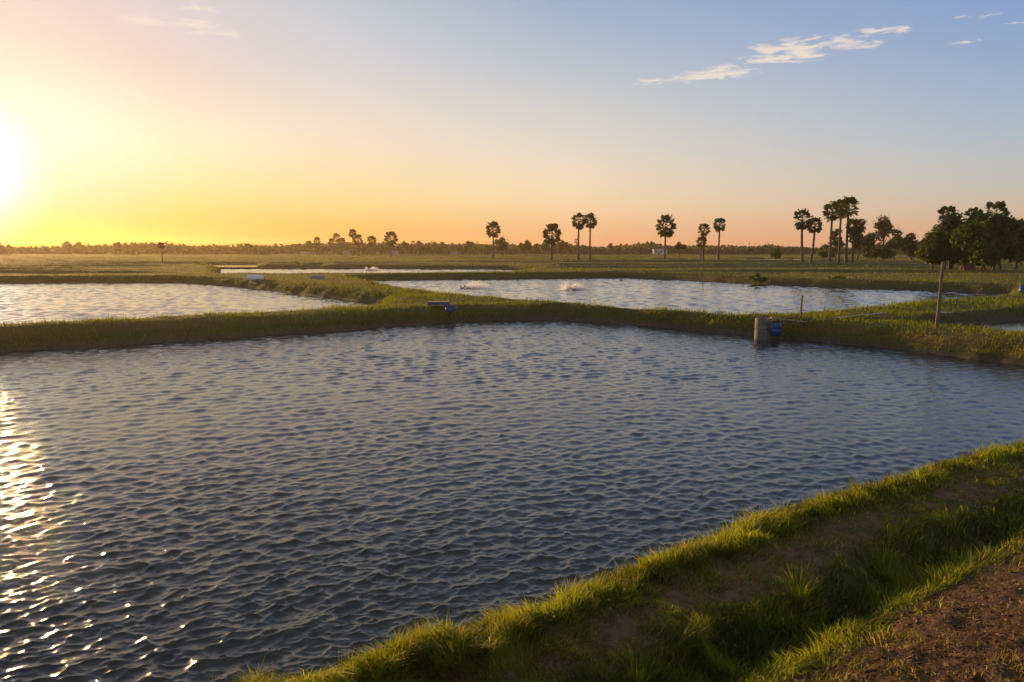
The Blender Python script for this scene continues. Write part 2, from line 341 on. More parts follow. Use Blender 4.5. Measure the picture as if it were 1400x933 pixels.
def terrain(x, y, detail=True, info=False):
    x = np.asarray(x, float); y = np.asarray(y, float); r = np.hypot(x, y)
    z = .96 + np.interp(r, [90, 160], [.06, .16]) * fbm(x * .03, y * .03, 3) + .04 * vnoise(x * .25, y * .25, 4)
    for Y0, s, hh, wd in DYKES:
        q = (y - Y0 - s * x + 5.0 * vnoise(x * .012, x * 0 + Y0, 9)) / wd
        z = z + hh * np.interp(Y0, [120, 200, 300], [1.5, 1.4, 1.0]) * np.exp(-q * q) * np.clip(.65 + .6 * vnoise(x * .02 + Y0, x * 0, 11), .1, 1.2) * np.where(y > 184, 1.0, sstep(.03, .07, x / np.maximum(y, 1)) + sstep(-.44, -.50, x / np.maximum(y, 1))) * (y > 100)
    shore = np.full(x.shape, 99.0); mudm = np.zeros(x.shape); wet = np.zeros(x.shape, bool)
    ds = []
    for i, (P, w, s, c, nz) in enumerate(PONDS):
        d = sdf(P, x, y) + nz * vnoise(x * .5 + i * 7, y * .5, 21) + .4 * nz * vnoise(x * 1.7, y * 1.7, 22)
        ds.append(d)
        if i == 4:
            p = c - (c + .12) * sstep(0, s, -d)
            z = np.where(d < 0.3, np.minimum(z, p), z); mudm = np.maximum(mudm, sstep(-.9, -1.6, d))
            wet |= (z < LEVEL5)
            continue
        p = w + (c - w) * (1 - (1 - np.clip(d / s, 0, 1)) ** 2.0)
        p = np.where(d < 0, w + np.maximum(d * .55, -.9), p)
        berm = .05 * sstep(s * .6, s, d) * sstep(s + 3.5, s + 1.2, d)
        z = np.where(d < s, np.minimum(p + .05 * vnoise(x * .9, y * .9, 31), z), z + berm)
        mudm = np.maximum(mudm, sstep(.32, .05, d)); wet |= d < 0.0
    dn = near_d(x, y); nm = sstep(-1.2, -.1, dn)
    zn = np.interp(dn, NPR[:, 0], NPR[:, 1])
    soil = sstep(3.15, 3.6, dn + .25 * vnoise(x * 1.3, y * 1.3, 41)); path = sstep(1.15, 1.5, dn) * sstep(2.35, 2.0, dn)
    if detail:
        zn = zn + .035 * vnoise(x * 1.7, y * 1.7, 51) + soil * (.05 * fbm(x * 3.2, y * 3.2, 52) + .03 * vnoise(x * 9, y * 9, 53)) + .012 * vnoise(x * 6, y * 6, 54)
    z = np.where(dn > -1.2, z * (1 - nm) + zn * nm, z)
    wet = np.where(dn > 0.0, False, wet)
    if info: return z, dict(ds=ds, dn=dn, soil=soil * nm, path=path * nm, mud=np.where(dn > .3, 0, mudm), wet=wet)
    return z
def gz(x, y): return float(terrain(np.array([x]), np.array([y]), False)[0])

# ground: one sheet out to the horizon, finer near the pond
rr = [2.0]
while rr[-1] < 1400:
    r_ = rr[-1]; rr.append(r_ * (1 + (.0095 if r_ < 24 else .0062 if r_ < 130 else .012 if r_ < 260 else .03)))
rr = np.array(rr)
az = np.concatenate([np.linspace(-R(50), R(50), 440), np.linspace(R(50), R(310), 42)[1:-1]])
RR, AZ = np.meshgrid(rr, az, indexing='ij'); X = RR * np.sin(AZ); Y = RR * np.cos(AZ)
Z, inf = terrain(X.ravel(), Y.ravel(), True, True)
nr, na = RR.shape; ii = np.arange(nr * na).reshape(nr, na)
q = np.stack([ii[:-1, :], np.roll(ii, -1, 1)[:-1, :], np.roll(ii, -1, 1)[1:, :], ii[1:, :]], -1).reshape(-1, 4)
keep = ~((inf['ds'][0][q] < -2.2).all(1) | (inf['ds'][1][q] < -2.5).all(1) | (inf['ds'][2][q] < -2.5).all(1))
q = q[keep]
Vg = np.stack([X.ravel(), Y.ravel(), Z], -1)
used = np.zeros(len(Vg), bool); used[q.ravel()] = True; remap = np.cumsum(used) - 1
c0 = inf['ds']; colg = np.stack([inf['mud'], inf['soil'], inf['path']], -1)
ctr = len(Vg[used]); cap = np.array([[0, 0, Vg[:na, 2].mean()]])
q2 = remap[q]; ring = remap[ii[0]]
tri = np.stack([np.full(na, ctr), np.roll(ring, -1), ring], -1)
gobj = npmesh('ground', np.vstack([Vg[used], cap]), [q2[:, ::-1], tri[:, ::-1]], MAT['ground'], cols=np.vstack([colg[used], [[0, 1, 0]]]), smooth=True)
tag(gobj, 'grassy pond banks, tracks and flat fields reaching the horizon', 'ground', kind='structure')

# ------------------------------------------------------------------ water
r_ = 5.0; rw = [r_]
while r_ < 62: r_ += min(max(r_ * r_ / 3655 * .82, .008), .125); rw.append(r_)
rw = np.array(rw); aw = np.linspace(-R(44), R(44), 780)
RW, AW = np.meshgrid(rw, aw, indexing='ij'); X = (RW * np.sin(AW)).ravel(); Y = (RW * np.cos(AW)).ravel()
d = sdf(P1, X, Y); nr, na = RW.shape; ii = np.arange(nr * na).reshape(nr, na)
q = np.stack([ii[:-1, :-1], ii[:-1, 1:], ii[1:, 1:], ii[1:, :-1]], -1).reshape(-1, 4); q = q[(d[q] < 1.0).any(1)]
step = np.maximum(np.gradient(rw)[:, None] * np.ones(na), RW * (aw[1] - aw[0])).ravel()
Z = np.zeros_like(X); DX = np.zeros_like(X); DY = np.zeros_like(X)
wr = np.random.default_rng(3); nw = 140
lam = np.exp(wr.uniform(math.log(.07), math.log(1.1), nw)); th = R(112) + wr.normal(0, .60, nw) * np.where(lam > .7, .75, 1.25); ph = wr.uniform(0, 2 * math.pi, nw)
slope = 0.235 * math.sqrt(2.0 / nw) * np.interp(np.log(lam), np.log([.07, .14, .26, .45, .7, 1.1]), [1.1, 1.3, 1.25, .9, .55, .3])
gust = np.interp(RW.ravel(), [6, 9, 14, 25, 45], [1.12, 1.1, 1.0, .80, .60]) * (1.0 + .34 * fbm(X * .09, Y * .13, 61, 4))
for l_, t_, p_, s_ in zip(lam, th, ph, slope):
    k = 2 * math.pi / l_; A = s_ / k; a_ = k * (X * math.cos(t_) + Y * math.sin(t_)) + p_
    wgt = np.clip(l_ / (2.2 * step) - .6, 0, 1) * A
    sn, cs = np.sin(a_), np.cos(a_)
    Z += wgt * sn; DX += 1.4 * wgt * cs * math.cos(t_); DY += 1.4 * wgt * cs * math.sin(t_)
Z *= gust; DX *= gust; DY *= gust
fw = sstep(15, 34, RW.ravel()); nw2 = 60             # ripples that stay readable towards the far bank
for l_, t_, p_ in zip(np.exp(wr.uniform(math.log(.30), math.log(.85), nw2)), R(112) + wr.normal(0, .5, nw2), wr.uniform(0, 2 * math.pi, nw2)):
    k = 2 * math.pi / l_; A = .125 * math.sqrt(2 / nw2) / k * fw; a_ = k * (X * math.cos(t_) + Y * math.sin(t_)) + p_
    Z += A * np.sin(a_); DX += A * np.cos(a_) * math.cos(t_); DY += A * np.cos(a_) * math.sin(t_)
V = np.stack([X + DX, Y + DY, Z], -1)
used = np.zeros(len(V), bool); used[q.ravel()] = True; remap = np.cumsum(used) - 1
wob = npmesh('pond', V[used], [remap[q][:, ::-1]], MAT['water'], smooth=True)
tag(wob, 'large rippled fish pond with steel blue water below the near bank', 'pond', kind='structure')
def inflate(P, o):
    P = np.array(P); c = []; n = len(P)
    area = sum(P[i][0] * P[(i + 1) % n][1] - P[(i + 1) % n][0] * P[i][1] for i in range(n)); sgn = 1 if area > 0 else -1
    for i in range(n):
        e1 = P[i] - P[i - 1]; e2 = P[(i + 1) % n] - P[i]; n1 = np.array([e1[1], -e1[0]]) / np.hypot(*e1); n2 = np.array([e2[1], -e2[0]]) / np.hypot(*e2)
        b_ = n1 + n2; b_ = b_ / max(np.hypot(*b_), .3); c.append(P[i] + sgn * b_ * o)
    return c
def pond_sheet(P, lev, o, label):
    P = inflate(P, o); bm = bmesh.new(); vs_ = [bm.verts.new((p[0], p[1], lev)) for p in P]; f = bm.faces.new(vs_); f.normal_update()
    if f.normal.z < 0: f.normal_flip()
    bmesh.ops.triangulate(bm, faces=bm.faces[:]); me = bpy.data.meshes.new('pond'); bm.to_mesh(me); bm.free(); me.materials.append(MAT['farwater'])
    tag(link(bpy.data.objects.new('pond', me)), label, 'pond', kind='structure')
def wave_sheet(P, step, l0, l1, rms, seed, label):
    Q = np.array(P); lo = Q.min(0) - 1; hi = Q.max(0) + 1
    gx, gy = np.meshgrid(np.arange(lo[0], hi[0], step), np.arange(lo[1], hi[1], step), indexing='ij'); sh = gx.shape; x = gx.ravel(); y = gy.ravel()
    ok = (sdf(P, x, y) < .8) & (np.abs(np.arctan2(x, y)) < R(45)); r = np.random.default_rng(seed); nw_ = 60
    i_ = np.arange(len(x)).reshape(sh); q = np.stack([i_[:-1, :-1], i_[1:, :-1], i_[1:, 1:], i_[:-1, 1:]], -1).reshape(-1, 4); q = q[ok[q].any(1)]
    us = np.zeros(len(x), bool); us[q.ravel()] = True; rm = np.cumsum(us) - 1; x = x[us]; y = y[us]; z = np.zeros(len(x)); ddx = np.zeros(len(x)); ddy = np.zeros(len(x))
    for l_, t_, p_ in zip(np.exp(r.uniform(math.log(l0), math.log(l1), nw_)), R(112) + r.normal(0, .55, nw_), r.uniform(0, 2 * math.pi, nw_)):
        k_ = 2 * math.pi / l_; A = rms * math.sqrt(2 / nw_) / k_; a_ = k_ * (x * math.cos(t_) + y * math.sin(t_)) + p_
        z += A * np.sin(a_); ddx += A * np.cos(a_) * math.cos(t_); ddy += A * np.cos(a_) * math.sin(t_)
    gu = 1 + .3 * fbm(x * .06, y * .06, seed)
    tag(npmesh('pond', np.stack([x + ddx * gu, y + ddy * gu, z * gu], -1), [rm[q]], MAT['farwater'], smooth=True), label, 'pond', kind='structure')
wave_sheet(P2, .20, .42, 1.2, .115, 31, 'bright silvery pond behind the long straight grass dyke')
wave_sheet(P3, .21, .45, 1.3, .115, 32, 'wide blue grey pond with two splashing aerators')
wave_sheet(P4, .5, 1.1, 3.0, .11, 33, 'narrow bright strip of pond beyond the dark grassy dyke')
pond_sheet(P5, LEVEL5, -1.0, 'shallow pool in the drained mud basin beside the wooden pole')
pond_sheet(P6, .45, .6, 'thin sliver of water far across the fields')
pond_sheet(P7, .75, .6, 'small pale pool in the far field before the paired palms')
pond_sheet(P8, .5, .6, 'tiny sliver of water before the far palm group')

# ------------------------------------------------------------------ trees
def leafcol(n, base, var, r):
    k = r.uniform(1 - var, 1 + var, (n, 1)); c = np.array(base)[None] * k
    c[:, 0] *= r.uniform(.75, 1.15, n); return c
def leaf_quads(P, Nrm, size, r, asp=.6):
    """leaf sprays: diamond faces at P, roughly facing Nrm"""
    n = len(P); a = r.normal(size=(n, 3)); a -= (a * Nrm).sum(1, keepdims=True) * Nrm; a /= np.linalg.norm(a, axis=1, keepdims=True) + 1e-9
    b_ = np.cross(Nrm, a); s = size[:, None]
    V = np.stack([P - a * s, P + b_ * s * asp, P + a * s, P - b_ * s * asp], 1).reshape(-1, 3)
    return V, np.arange(4 * n).reshape(n, 4)
def unit(v): return v / (np.linalg.norm(v, axis=-1, keepdims=True) + 1e-9)
def tree(name, label, base, H, rx, seed, nleaf=3000, leaf=.30, col=(.035, .055, .014), clear=.22, lobes=12, flat=1.0, airy=0.0, cat='tree', group=None, stems=1, trunk_r=None):
    r = np.random.default_rng(seed); e = empty(name, (base[0], base[1], base[2] - .05)); tag(e, label, cat, group)
    zc = H * (clear + 1) / 2; rz = H * (1 - clear) / 2
    C = []
    for i in range(lobes):
        for _ in range(30):
            p = r.uniform(-1, 1, 3)
            if .25 < np.linalg.norm(p) < .86: break
        p[2] = p[2] * .9 if p[2] > 0 else p[2] * flat
        C.append(p * np.array([rx, rx, rz]) * .80 + np.array([0, 0, zc]))
    C.append(np.array([r.uniform(-.2, .2) * rx, 0, H - rz * .34]))
    C = np.array(C); lr = r.uniform(.26, .44, len(C)) * (1.0 if lobes < 20 else .80) * min(rx, rz) * (1.0 - .35 * airy); lr[-1] = min(rx, rz) * .34
    mb = MB(); tr = trunk_r or .018 * H + .06
    for s_ in range(stems):
        o = np.array([r.uniform(-.5, .5), r.uniform(-.5, .5), 0]) * (stems > 1)
        top = np.array([r.uniform(-.12, .12) * rx, r.uniform(-.12, .12) * rx, H * (clear + .30)])
        mid = (o + top) / 2 + np.array([r.uniform(-.15, .15), r.uniform(-.15, .15), 0])
        mb.tube([o - np.array([0, 0, .3]), o + np.array([0, 0, .25]), mid, top], [tr * 1.5, tr, tr * .8, tr * .55], 7)
        for c_ in C[r.permutation(len(C))[:max(4, len(C) // (stems + 0))]]:
            st = mid + (top - mid) * r.uniform(0, 1); k = st + (c_ - st) * .5 + np.array([0, 0, -.06 * H * r.uniform(0, 1)])
            mb.tube([st, k, c_], [tr * .42, tr * .26, tr * .08], 5, caps=False)
    mb.build('trunk', MAT['treebark'], e, smooth=True)
    w = lr ** 2; ci = r.choice(len(C), nleaf, p=w / w.sum()); dirs = unit(r.normal(size=(nleaf, 3)))
    rad = lr[ci] * r.uniform(.35, 1.12, nleaf) ** (1 / 2.2)
    rag = 1 + .28 * vnoise(dirs[:, 0] * 3 + ci * 5, dirs[:, 1] * 3 + dirs[:, 2] * 2, seed)
    P = C[ci] + dirs * (rad * rag)[:, None] * np.array([1.12, 1.12, .86])
    stray = r.uniform(0, 1, nleaf) < .06 + .1 * airy; P[stray] += r.normal(0, .12 * rx, (stray.sum(), 3)); P[:, 2] = np.maximum(P[:, 2], H * clear * .45)
    nn = unit(dirs + r.normal(0, .7, (nleaf, 3))); V, q = leaf_quads(P, nn, leaf * r.uniform(.55, 1.35, nleaf), r, .62)
    lc = leafcol(nleaf, col, .45, r); lc *= (1 + .30 * r.uniform(-1, 1, len(C)))[ci][:, None]
    npmesh('crown', V, [q], MAT['leaf'], e, cols=np.repeat(lc, 4, 0)); return e
def palm(label, base, H, cr, seed, group=None, nleaf=36, col=(.030, .045, .016), lean=.0, droop=.0):
    """sugar palm: ringed grey trunk, ball of stiff fan leaves on long stalks"""
    r = np.random.default_rng(seed); e = empty('sugar_palm', (base[0], base[1], base[2] - .05)); tag(e, label, 'palm tree', group)
    ht = H - cr * 1.12; bend = r.uniform(-.15, .15) + lean; tr = min(.20 + .006 * H, .03 + .11 * cr)
    pts = []; rad = []
    for i in range(15):
        t_ = i / 14; pts.append((bend * math.sin(t_ * 2.2) + lean * t_, r.uniform(-.02, .02), -.3 + (ht + .3) * t_))
        rad.append(tr * (1.55 - 2.2 * t_ if t_ < .2 else 1.1 - .25 * t_) * (1.05 if i % 2 else .96))
    mb = MB(); mb.tube(pts, rad, 10); mb.build('trunk', MAT['bark'], e, smooth=True)
    top = np.array(pts[-1]); V = []; T = []; Cc = []; n0 = 0
    ga = math.pi * (3 - math.sqrt(5))
    for i in range(nleaf):
        t_ = (i + .5) / nleaf; el = math.asin(1 - 1.86 * t_) + r.uniform(-.14, .14) - droop * t_; a_ = i * ga + r.uniform(-.3, .3)
        d = np.array([math.cos(el) * math.cos(a_), math.cos(el) * math.sin(a_), math.sin(el)])
        pl = cr * (.60 if el < 1.0 else .46) * r.uniform(.88, 1.10); fr = cr * r.uniform(.36, .44)
        o = top + np.array([0, 0, .25 * cr * (1 - t_)]); hub = o + d * pl * np.array([1, 1, 1.18]) + np.array([0, 0, -.05 * cr * math.cos(el)])
        side = unit(np.cross(d, np.array([0, 0, 1.0])) + 1e-3); side = unit(side * math.cos(r.uniform(-.9, .9)) + np.cross(d, side) * math.sin(r.uniform(-.9, .9)))
        nrm = np.cross(side, d)
        c = np.array(col) * r.uniform(.7, 1.45);
        if t_ > .95 and r.uniform() < .6: c = np.array((.13, .085, .045)) * r.uniform(.7, 1.2)
        # stalk
        wv = side * .035; V += [o - wv, o + wv, hub + wv, hub - wv]; T += [(n0, n0 + 1, n0 + 2), (n0, n0 + 2, n0 + 3)]; Cc += [c * 1.2] * 4; n0 += 4
        ns = 13; V.append(hub - d * fr * .05); Cc.append(c); h0 = n0; n0 += 1
        for k in range(ns):
            for s_ in (0, 1):
                t2 = (k + s_ * .62) / (ns - .4); an = R(-138) + R(276) * t2
                rr_ = fr * (1.0 - .22 * abs(an) / R(138)) * (1 if s_ == 0 else .80) * r.uniform(.9, 1.08)
                p = hub + (d * math.cos(an) + side * math.sin(an)) * rr_ + nrm * (.07 * fr * (1 if s_ else -1) - .12 * fr * (an / R(138)) ** 2) + np.array([0, 0, -.10 * fr])
                V.append(p); Cc.append(c); n0 += 1
        for k in range(2 * ns - 1): T.append((h0, h0 + 1 + k, h0 + 2 + k))
    npmesh('crown', np.array(V), [np.array(T)], MAT['palmleaf'], e, cols=np.array(Cc)); return e
def on_field(u, vb, z0=1.0):
    p = W(u, vb, z0)
    for _ in range(4):
        z = gz(*p); p = W(u, vb, z)
    return np.array([p[0], p[1], gz(*p)])
PG = 'sugar palms standing in the fields'
PALMS = [  # u, base row, top row, crown width px, label
    (674, 354.5, 302, 20, 'sugar palm with dense round crown beside a pale leafy tree', 0),
    (754, 356.5, 305, 26, 'short sugar palm with broad spreading crown among low grey trees', 0),
    (791, 356.8, 290, 20, 'tall slim sugar palm of the close pair, slightly the taller', 0),
    (806.5, 356.8, 290.5, 19, 'tall slim sugar palm of the close pair, slightly the shorter', 0),
    (908.5, 357.8, 292, 27, 'lone sugar palm with wide crown standing beside the far white house', 0),
    (961, 355.8, 304.5, 16, 'taller palm of two with crowns one above the other', 0),
    (957.5, 355.6, 322, 15, 'short palm whose crown hangs below its taller neighbour', 0),
    (982, 355.6, 296.5, 17, 'lone slender sugar palm with small neat round crown on a bare trunk', 0),
    (1097.5, 360, 284.5, 25, 'taller sugar palm of two leaning crowns beside the small pale pool', 0),
    (1108, 360, 296, 20, 'shorter sugar palm of two touching crowns beside the small pale pool', 0),
    (1133.5, 360.5, 274, 24, 'tall sugar palm at the open end of the group of four', 0),
    (1146.5, 361, 271, 21, 'sugar palm with ragged brownish crown inside the group of four', 0),
    (1156.5, 361.8, 266.5, 27, 'tallest sugar palm with the densest crown in the group of four', 0),
    (1165.5, 362, 297, 22, 'lowest palm of the group of four, crown hanging before leafy trees', 0),
    (433.5, 348.5, 323.5, 11, 'small hazy palm with a thin crown, right against a hazy bushy tree', 0),
    (453.5, 348.6, 325.5, 10, 'lowest palm of the far cluster of three', 0),
    (461, 348.6, 318.5, 11, 'middle and tallest palm of the far cluster of three', 0),
    (467.5, 348.6, 324.5, 11, 'palm with drooping crown in the far cluster of three', 0),
    (482.5, 350, 312.5, 11, 'tall thin far palm rising above its stouter companion', 0),
    (490, 350.2, 320, 14, 'stouter far palm overlapping a taller thin one', 0),
    (508.5, 350.3, 321.5, 13, 'lone far palm between the pair and the broad crowned palm', 0),
    (534.5, 351.2, 315.5, 19, 'broad crowned far palm standing before a tiny white house', 0),
    (222, 361, 331, 8, 'tiny thin palm alone in the open golden field', 0),
]
for i, (u, vb, vt, cw, lb, _) in enumerate(PALMS):
    p = on_field(u, vb); H = zat(vt, p[1]) - p[2]; px = p[1] / F * 1.0
    palm(lb, p, H, cw / 2 * px / .90, 100 + i, PG, nleaf=40 + (i * 7) % 8, lean=(-.4 if i in (8,) else .35 if i == 9 else 0), droop=.12 * (i % 3))
def T(name, lb, u, vb, vt, wpx, seed, dz=0, **kw):
    p = on_field(u, vb); p[1] += dz; p[0] *= (p[1] / (p[1] - dz)); H = zat(vt, p[1]) - p[2]
    return tree(name, lb, p, H, wpx / 2 * p[1] / F, seed, **kw)
FG = 'trees scattered over the far fields'
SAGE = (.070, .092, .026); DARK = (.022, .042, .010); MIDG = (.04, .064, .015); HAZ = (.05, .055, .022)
T('field_tree', 'pale leafy tree standing close behind the round crowned palm', 687, 352, 324, 26, 201, nleaf=2600, leaf=.36, col=SAGE, clear=.2, group=FG)
T('field_tree', 'small pale bush-like tree against the palm with the round crown', 667, 350, 333, 13, 202, nleaf=900, leaf=.36, col=SAGE, clear=.12, group=FG)
T('field_tree', 'low tree with two uneven tops between the round crowned and broad palms', 719, 350.5, 328, 21, 203, nleaf=1900, leaf=.36, col=MIDG, clear=.28, group=FG)
T('field_tree', 'thin pale tree beside the low tree with two tops', 711.5, 350, 331, 12, 204, nleaf=900, leaf=.36, col=SAGE, clear=.2, group=FG)
T('field_tree', 'grey green tree behind the short broad palm, on its sunny side', 745, 350, 331, 16, 205, nleaf=1300, leaf=.4, col=SAGE, clear=.15, group=FG)
T('field_tree', 'grey green tree behind the short broad palm, on its shaded side', 767, 350, 328, 18, 206, nleaf=1500, leaf=.4, col=SAGE, clear=.2, group=FG)
T('field_tree', 'slim pale tree alone beyond the close pair of palms', 835, 349, 332, 13, 207, nleaf=1000, leaf=.42, col=SAGE, clear=.12, group=FG)
T('mango_tree', 'dome shaped dark tree on a short trunk between lone palms', 929, 353, 330.5, 16, 208, nleaf=2200, leaf=.28, col=DARK, clear=.36, flat=.5, group=FG)
T('field_tree', 'small hazy round tree nearest the broad crowned far palm', 554, 349, 329.5, 14, 209, nleaf=1100, leaf=.42, col=HAZ, clear=.3, group=FG)
T('field_tree', 'hazy flat topped tree in the row of three small far trees', 572.5, 347.8, 329, 15, 210, nleaf=1100, leaf=.48, col=HAZ, clear=.3, group=FG)
T('field_tree', 'slim hazy upright tree in the row of three small far trees', 595, 347.6, 329.5, 9, 211, nleaf=700, leaf=.48, col=HAZ, clear=.2, group=FG)
T('field_tree', 'wide crowned low tree alone before the far wood', 640, 350, 329.5, 19, 212, nleaf=1700, leaf=.38, col=MIDG, clear=.32, group=FG)
T('field_tree', 'hazy bushy tree leaning against a small far palm', 423, 348.5, 328, 14, 213, nleaf=1000, leaf=.42, col=HAZ, clear=.15, group=FG)
T('field_tree', 'lone small tree rising from the far wood under the sunset sky', 93, 346.6, 329.5, 13, 214, nleaf=900, leaf=.6, col=HAZ, clear=.25, group=FG)
T('field_tree', 'broad lone tree beside a smaller one under the sunset sky', 109, 346.6, 329.8, 15, 215, nleaf=1100, leaf=.6, col=HAZ, clear=.2, group=FG)
T('bush', 'small round bush at the edge of the small pale pool', 1060, 357, 338, 17, 216, nleaf=1000, leaf=.34, col=MIDG, clear=.06, cat='bush', group=FG)
GG = 'trees of the grove behind the palms'
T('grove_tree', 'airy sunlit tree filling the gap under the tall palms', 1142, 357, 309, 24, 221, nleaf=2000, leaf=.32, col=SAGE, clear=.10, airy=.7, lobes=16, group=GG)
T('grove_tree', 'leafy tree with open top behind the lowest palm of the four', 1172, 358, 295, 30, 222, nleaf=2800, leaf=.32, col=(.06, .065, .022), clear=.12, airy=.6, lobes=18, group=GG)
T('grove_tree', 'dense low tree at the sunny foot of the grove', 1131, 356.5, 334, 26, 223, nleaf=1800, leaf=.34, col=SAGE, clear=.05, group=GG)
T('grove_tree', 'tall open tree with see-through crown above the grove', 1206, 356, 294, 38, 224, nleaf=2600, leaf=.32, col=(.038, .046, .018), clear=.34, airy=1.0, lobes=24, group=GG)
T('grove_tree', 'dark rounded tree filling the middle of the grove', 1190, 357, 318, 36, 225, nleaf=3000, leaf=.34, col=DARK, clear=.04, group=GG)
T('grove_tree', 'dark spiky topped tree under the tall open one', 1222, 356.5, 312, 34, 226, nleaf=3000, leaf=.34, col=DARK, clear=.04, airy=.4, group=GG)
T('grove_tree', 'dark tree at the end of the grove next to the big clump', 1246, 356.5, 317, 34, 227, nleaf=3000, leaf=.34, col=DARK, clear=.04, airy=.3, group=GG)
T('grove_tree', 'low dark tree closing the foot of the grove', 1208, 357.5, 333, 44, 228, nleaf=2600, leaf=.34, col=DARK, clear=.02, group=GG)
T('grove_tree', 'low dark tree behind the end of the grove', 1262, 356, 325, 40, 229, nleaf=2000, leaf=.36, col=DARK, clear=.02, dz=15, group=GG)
BG = 'trees of the big clump on the mound'
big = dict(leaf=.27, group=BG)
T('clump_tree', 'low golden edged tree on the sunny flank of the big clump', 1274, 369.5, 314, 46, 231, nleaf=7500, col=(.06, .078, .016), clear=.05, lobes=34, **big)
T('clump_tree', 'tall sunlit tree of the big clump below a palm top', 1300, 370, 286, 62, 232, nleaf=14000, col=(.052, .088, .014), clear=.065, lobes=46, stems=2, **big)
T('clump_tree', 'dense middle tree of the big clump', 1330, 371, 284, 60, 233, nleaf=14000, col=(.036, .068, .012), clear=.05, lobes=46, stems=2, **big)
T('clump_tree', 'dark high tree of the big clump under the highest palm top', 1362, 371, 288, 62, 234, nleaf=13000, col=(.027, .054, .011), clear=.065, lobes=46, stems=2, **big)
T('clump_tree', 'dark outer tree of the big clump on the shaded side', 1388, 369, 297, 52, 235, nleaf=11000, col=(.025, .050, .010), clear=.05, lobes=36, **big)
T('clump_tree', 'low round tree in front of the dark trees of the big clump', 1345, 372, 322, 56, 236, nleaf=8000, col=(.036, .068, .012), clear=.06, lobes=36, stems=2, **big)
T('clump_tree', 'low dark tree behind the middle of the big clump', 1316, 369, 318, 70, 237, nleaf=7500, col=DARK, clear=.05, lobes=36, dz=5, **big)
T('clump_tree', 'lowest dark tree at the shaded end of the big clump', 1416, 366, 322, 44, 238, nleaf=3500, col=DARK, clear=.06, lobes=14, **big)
for i, (u, vb, vt, cw, lb) in enumerate(((1290, 369, 279.5, 28, 'sugar palm top poking out of the sunlit trees of the big clump'), (1325, 369, 282, 24, 'sugar palm top barely clearing the middle of the big clump'),
                                       (1356, 369, 273.5, 34, 'highest sugar palm top, spreading flat above the big clump'), (1389, 369, 297, 24, 'dark sugar palm top at the shaded side of the big clump'))):
    p = on_field(u, vb); palm(lb, p, zat(vt, p[1]) - p[2], cw / 2 * p[1] / F, 140 + i, 'palms inside the big clump', nleaf=34, col=(.035, .052, .016), droop=.15)
# far wood along the horizon: a single mass of crowns
r = np.random.default_rng(77); n = 46000
azs = r.uniform(-R(44), R(44), n); dep = r.uniform(540, 640, n)
x = np.tan(azs) * dep; key = x * .03
top = 5.2 + 2.6 * np.clip(vnoise(key, dep * .02, 71), -.6, 1) + 1.8 * vnoise(key * 3.3, dep * .05, 72) + 1.2 * vnoise(key * 9, dep * .2, 73)
top *= np.interp(x, [-450, -150, 0, 200, 450], [1.0, 1.05, 1.02, .78, .78])
hh = top * r.uniform(0, 1, n) ** .55
P = np.stack([x, dep, 1.0 + hh], -1); nn = unit(r.normal(size=(n, 3)) + np.array([0, -.6, .3]))
V, q = leaf_quads(P, nn, r.uniform(.7, 1.7, n), r, .8)
tag(npmesh('far_wood', V, [q], MAT['leaf'], cols=np.repeat(leafcol(n, (.045, .052, .02), .4, r), 4, 0)), 'hazy belt of distant trees along the horizon', 'wood', kind='stuff')
spire = r.uniform(-R(42), R(42), 26)
for k, a_ in enumerate(spire):
    d_ = r.uniform(470, 530); xx = math.tan(a_) * d_
    if k % 4 == 0: palm('tiny distant palm showing just above the far wood', (xx, d_, 1.0), r.uniform(8.5, 11), 1.9, 300 + k, 'distant palms by the far wood', nleaf=22)
    else: tree('distant_tree', 'tiny distant tree standing just clear of the far wood', (xx, d_, 1.0), r.uniform(5.5, 9), r.uniform(2.2, 4), 300 + k, nleaf=330, leaf=.75, col=HAZ, clear=.15, lobes=6, group='distant trees before the far wood')

# ------------------------------------------------------------------ buildings and mast, far off
def house(label, u, vb, wpx, hpx, dist, mat_r='roof', rz=0.0):
    p = ray(u, 466); x = p[0] * dist / p[1]; w = wpx * dist / F; h = hpx * dist / F; d = w * .6
    e = empty('house', (x, dist, 1.0), rz); tag(e, label, 'house')
    mb = MB(); mb.box((0, 0, h * .36), (w, d, h * .72)); mb.build('wall', MAT['wall'], e)
    mb = MB(); o = .35; y = d / 2 + o; xx = w / 2 + o; z0 = h * .70; z1 = h
    mb.add([(-xx, -y, z0), (xx, -y, z0), (xx, y, z0), (-xx, y, z0), (-xx, 0, z1), (xx, 0, z1), (-xx, -y, z0 - .12), (xx, -y, z0 - .12), (xx, y, z0 - .12), (-xx, y, z0 - .12)],
           [(0, 1, 5, 4), (2, 3, 4, 5), (1, 2, 5), (3, 0, 4), (6, 7, 1, 0), (7, 8, 2, 1), (8, 9, 3, 2), (9, 6, 0, 3), (9, 8, 7, 6)]); mb.build('roof', MAT[mat_r], e)
    for k, fx in enumerate((-.33, .05, .33)):
        mb = MB(); mb.box((fx * w, -d / 2 - .03, h * .42), (w * .11, .06, h * .26)); mb.build('window', MAT['window'], e)
    mb = MB(); mb.box((-.14 * w, -d / 2 - .03, h * .24), (w * .10, .06, h * .46)); mb.build('door', MAT['wood'], e)
house('white house with grey gable roof at the foot of the far wood', 899, 346, 18, 7.4, 520)
house('tiny white house beside the broad crowned far palm', 542, 346, 8, 5.2, 500)
house('tiny grey roofed house glimpsed between far palms', 478, 346, 9, 4.5, 520)
house('low tin roofed shed far behind the hazy bushy tree', 425, 347, 18, 3.4, 500)
house('tiny red roofed house almost hidden in the far wood', 622, 346, 9, 5, 530, 'redroof')
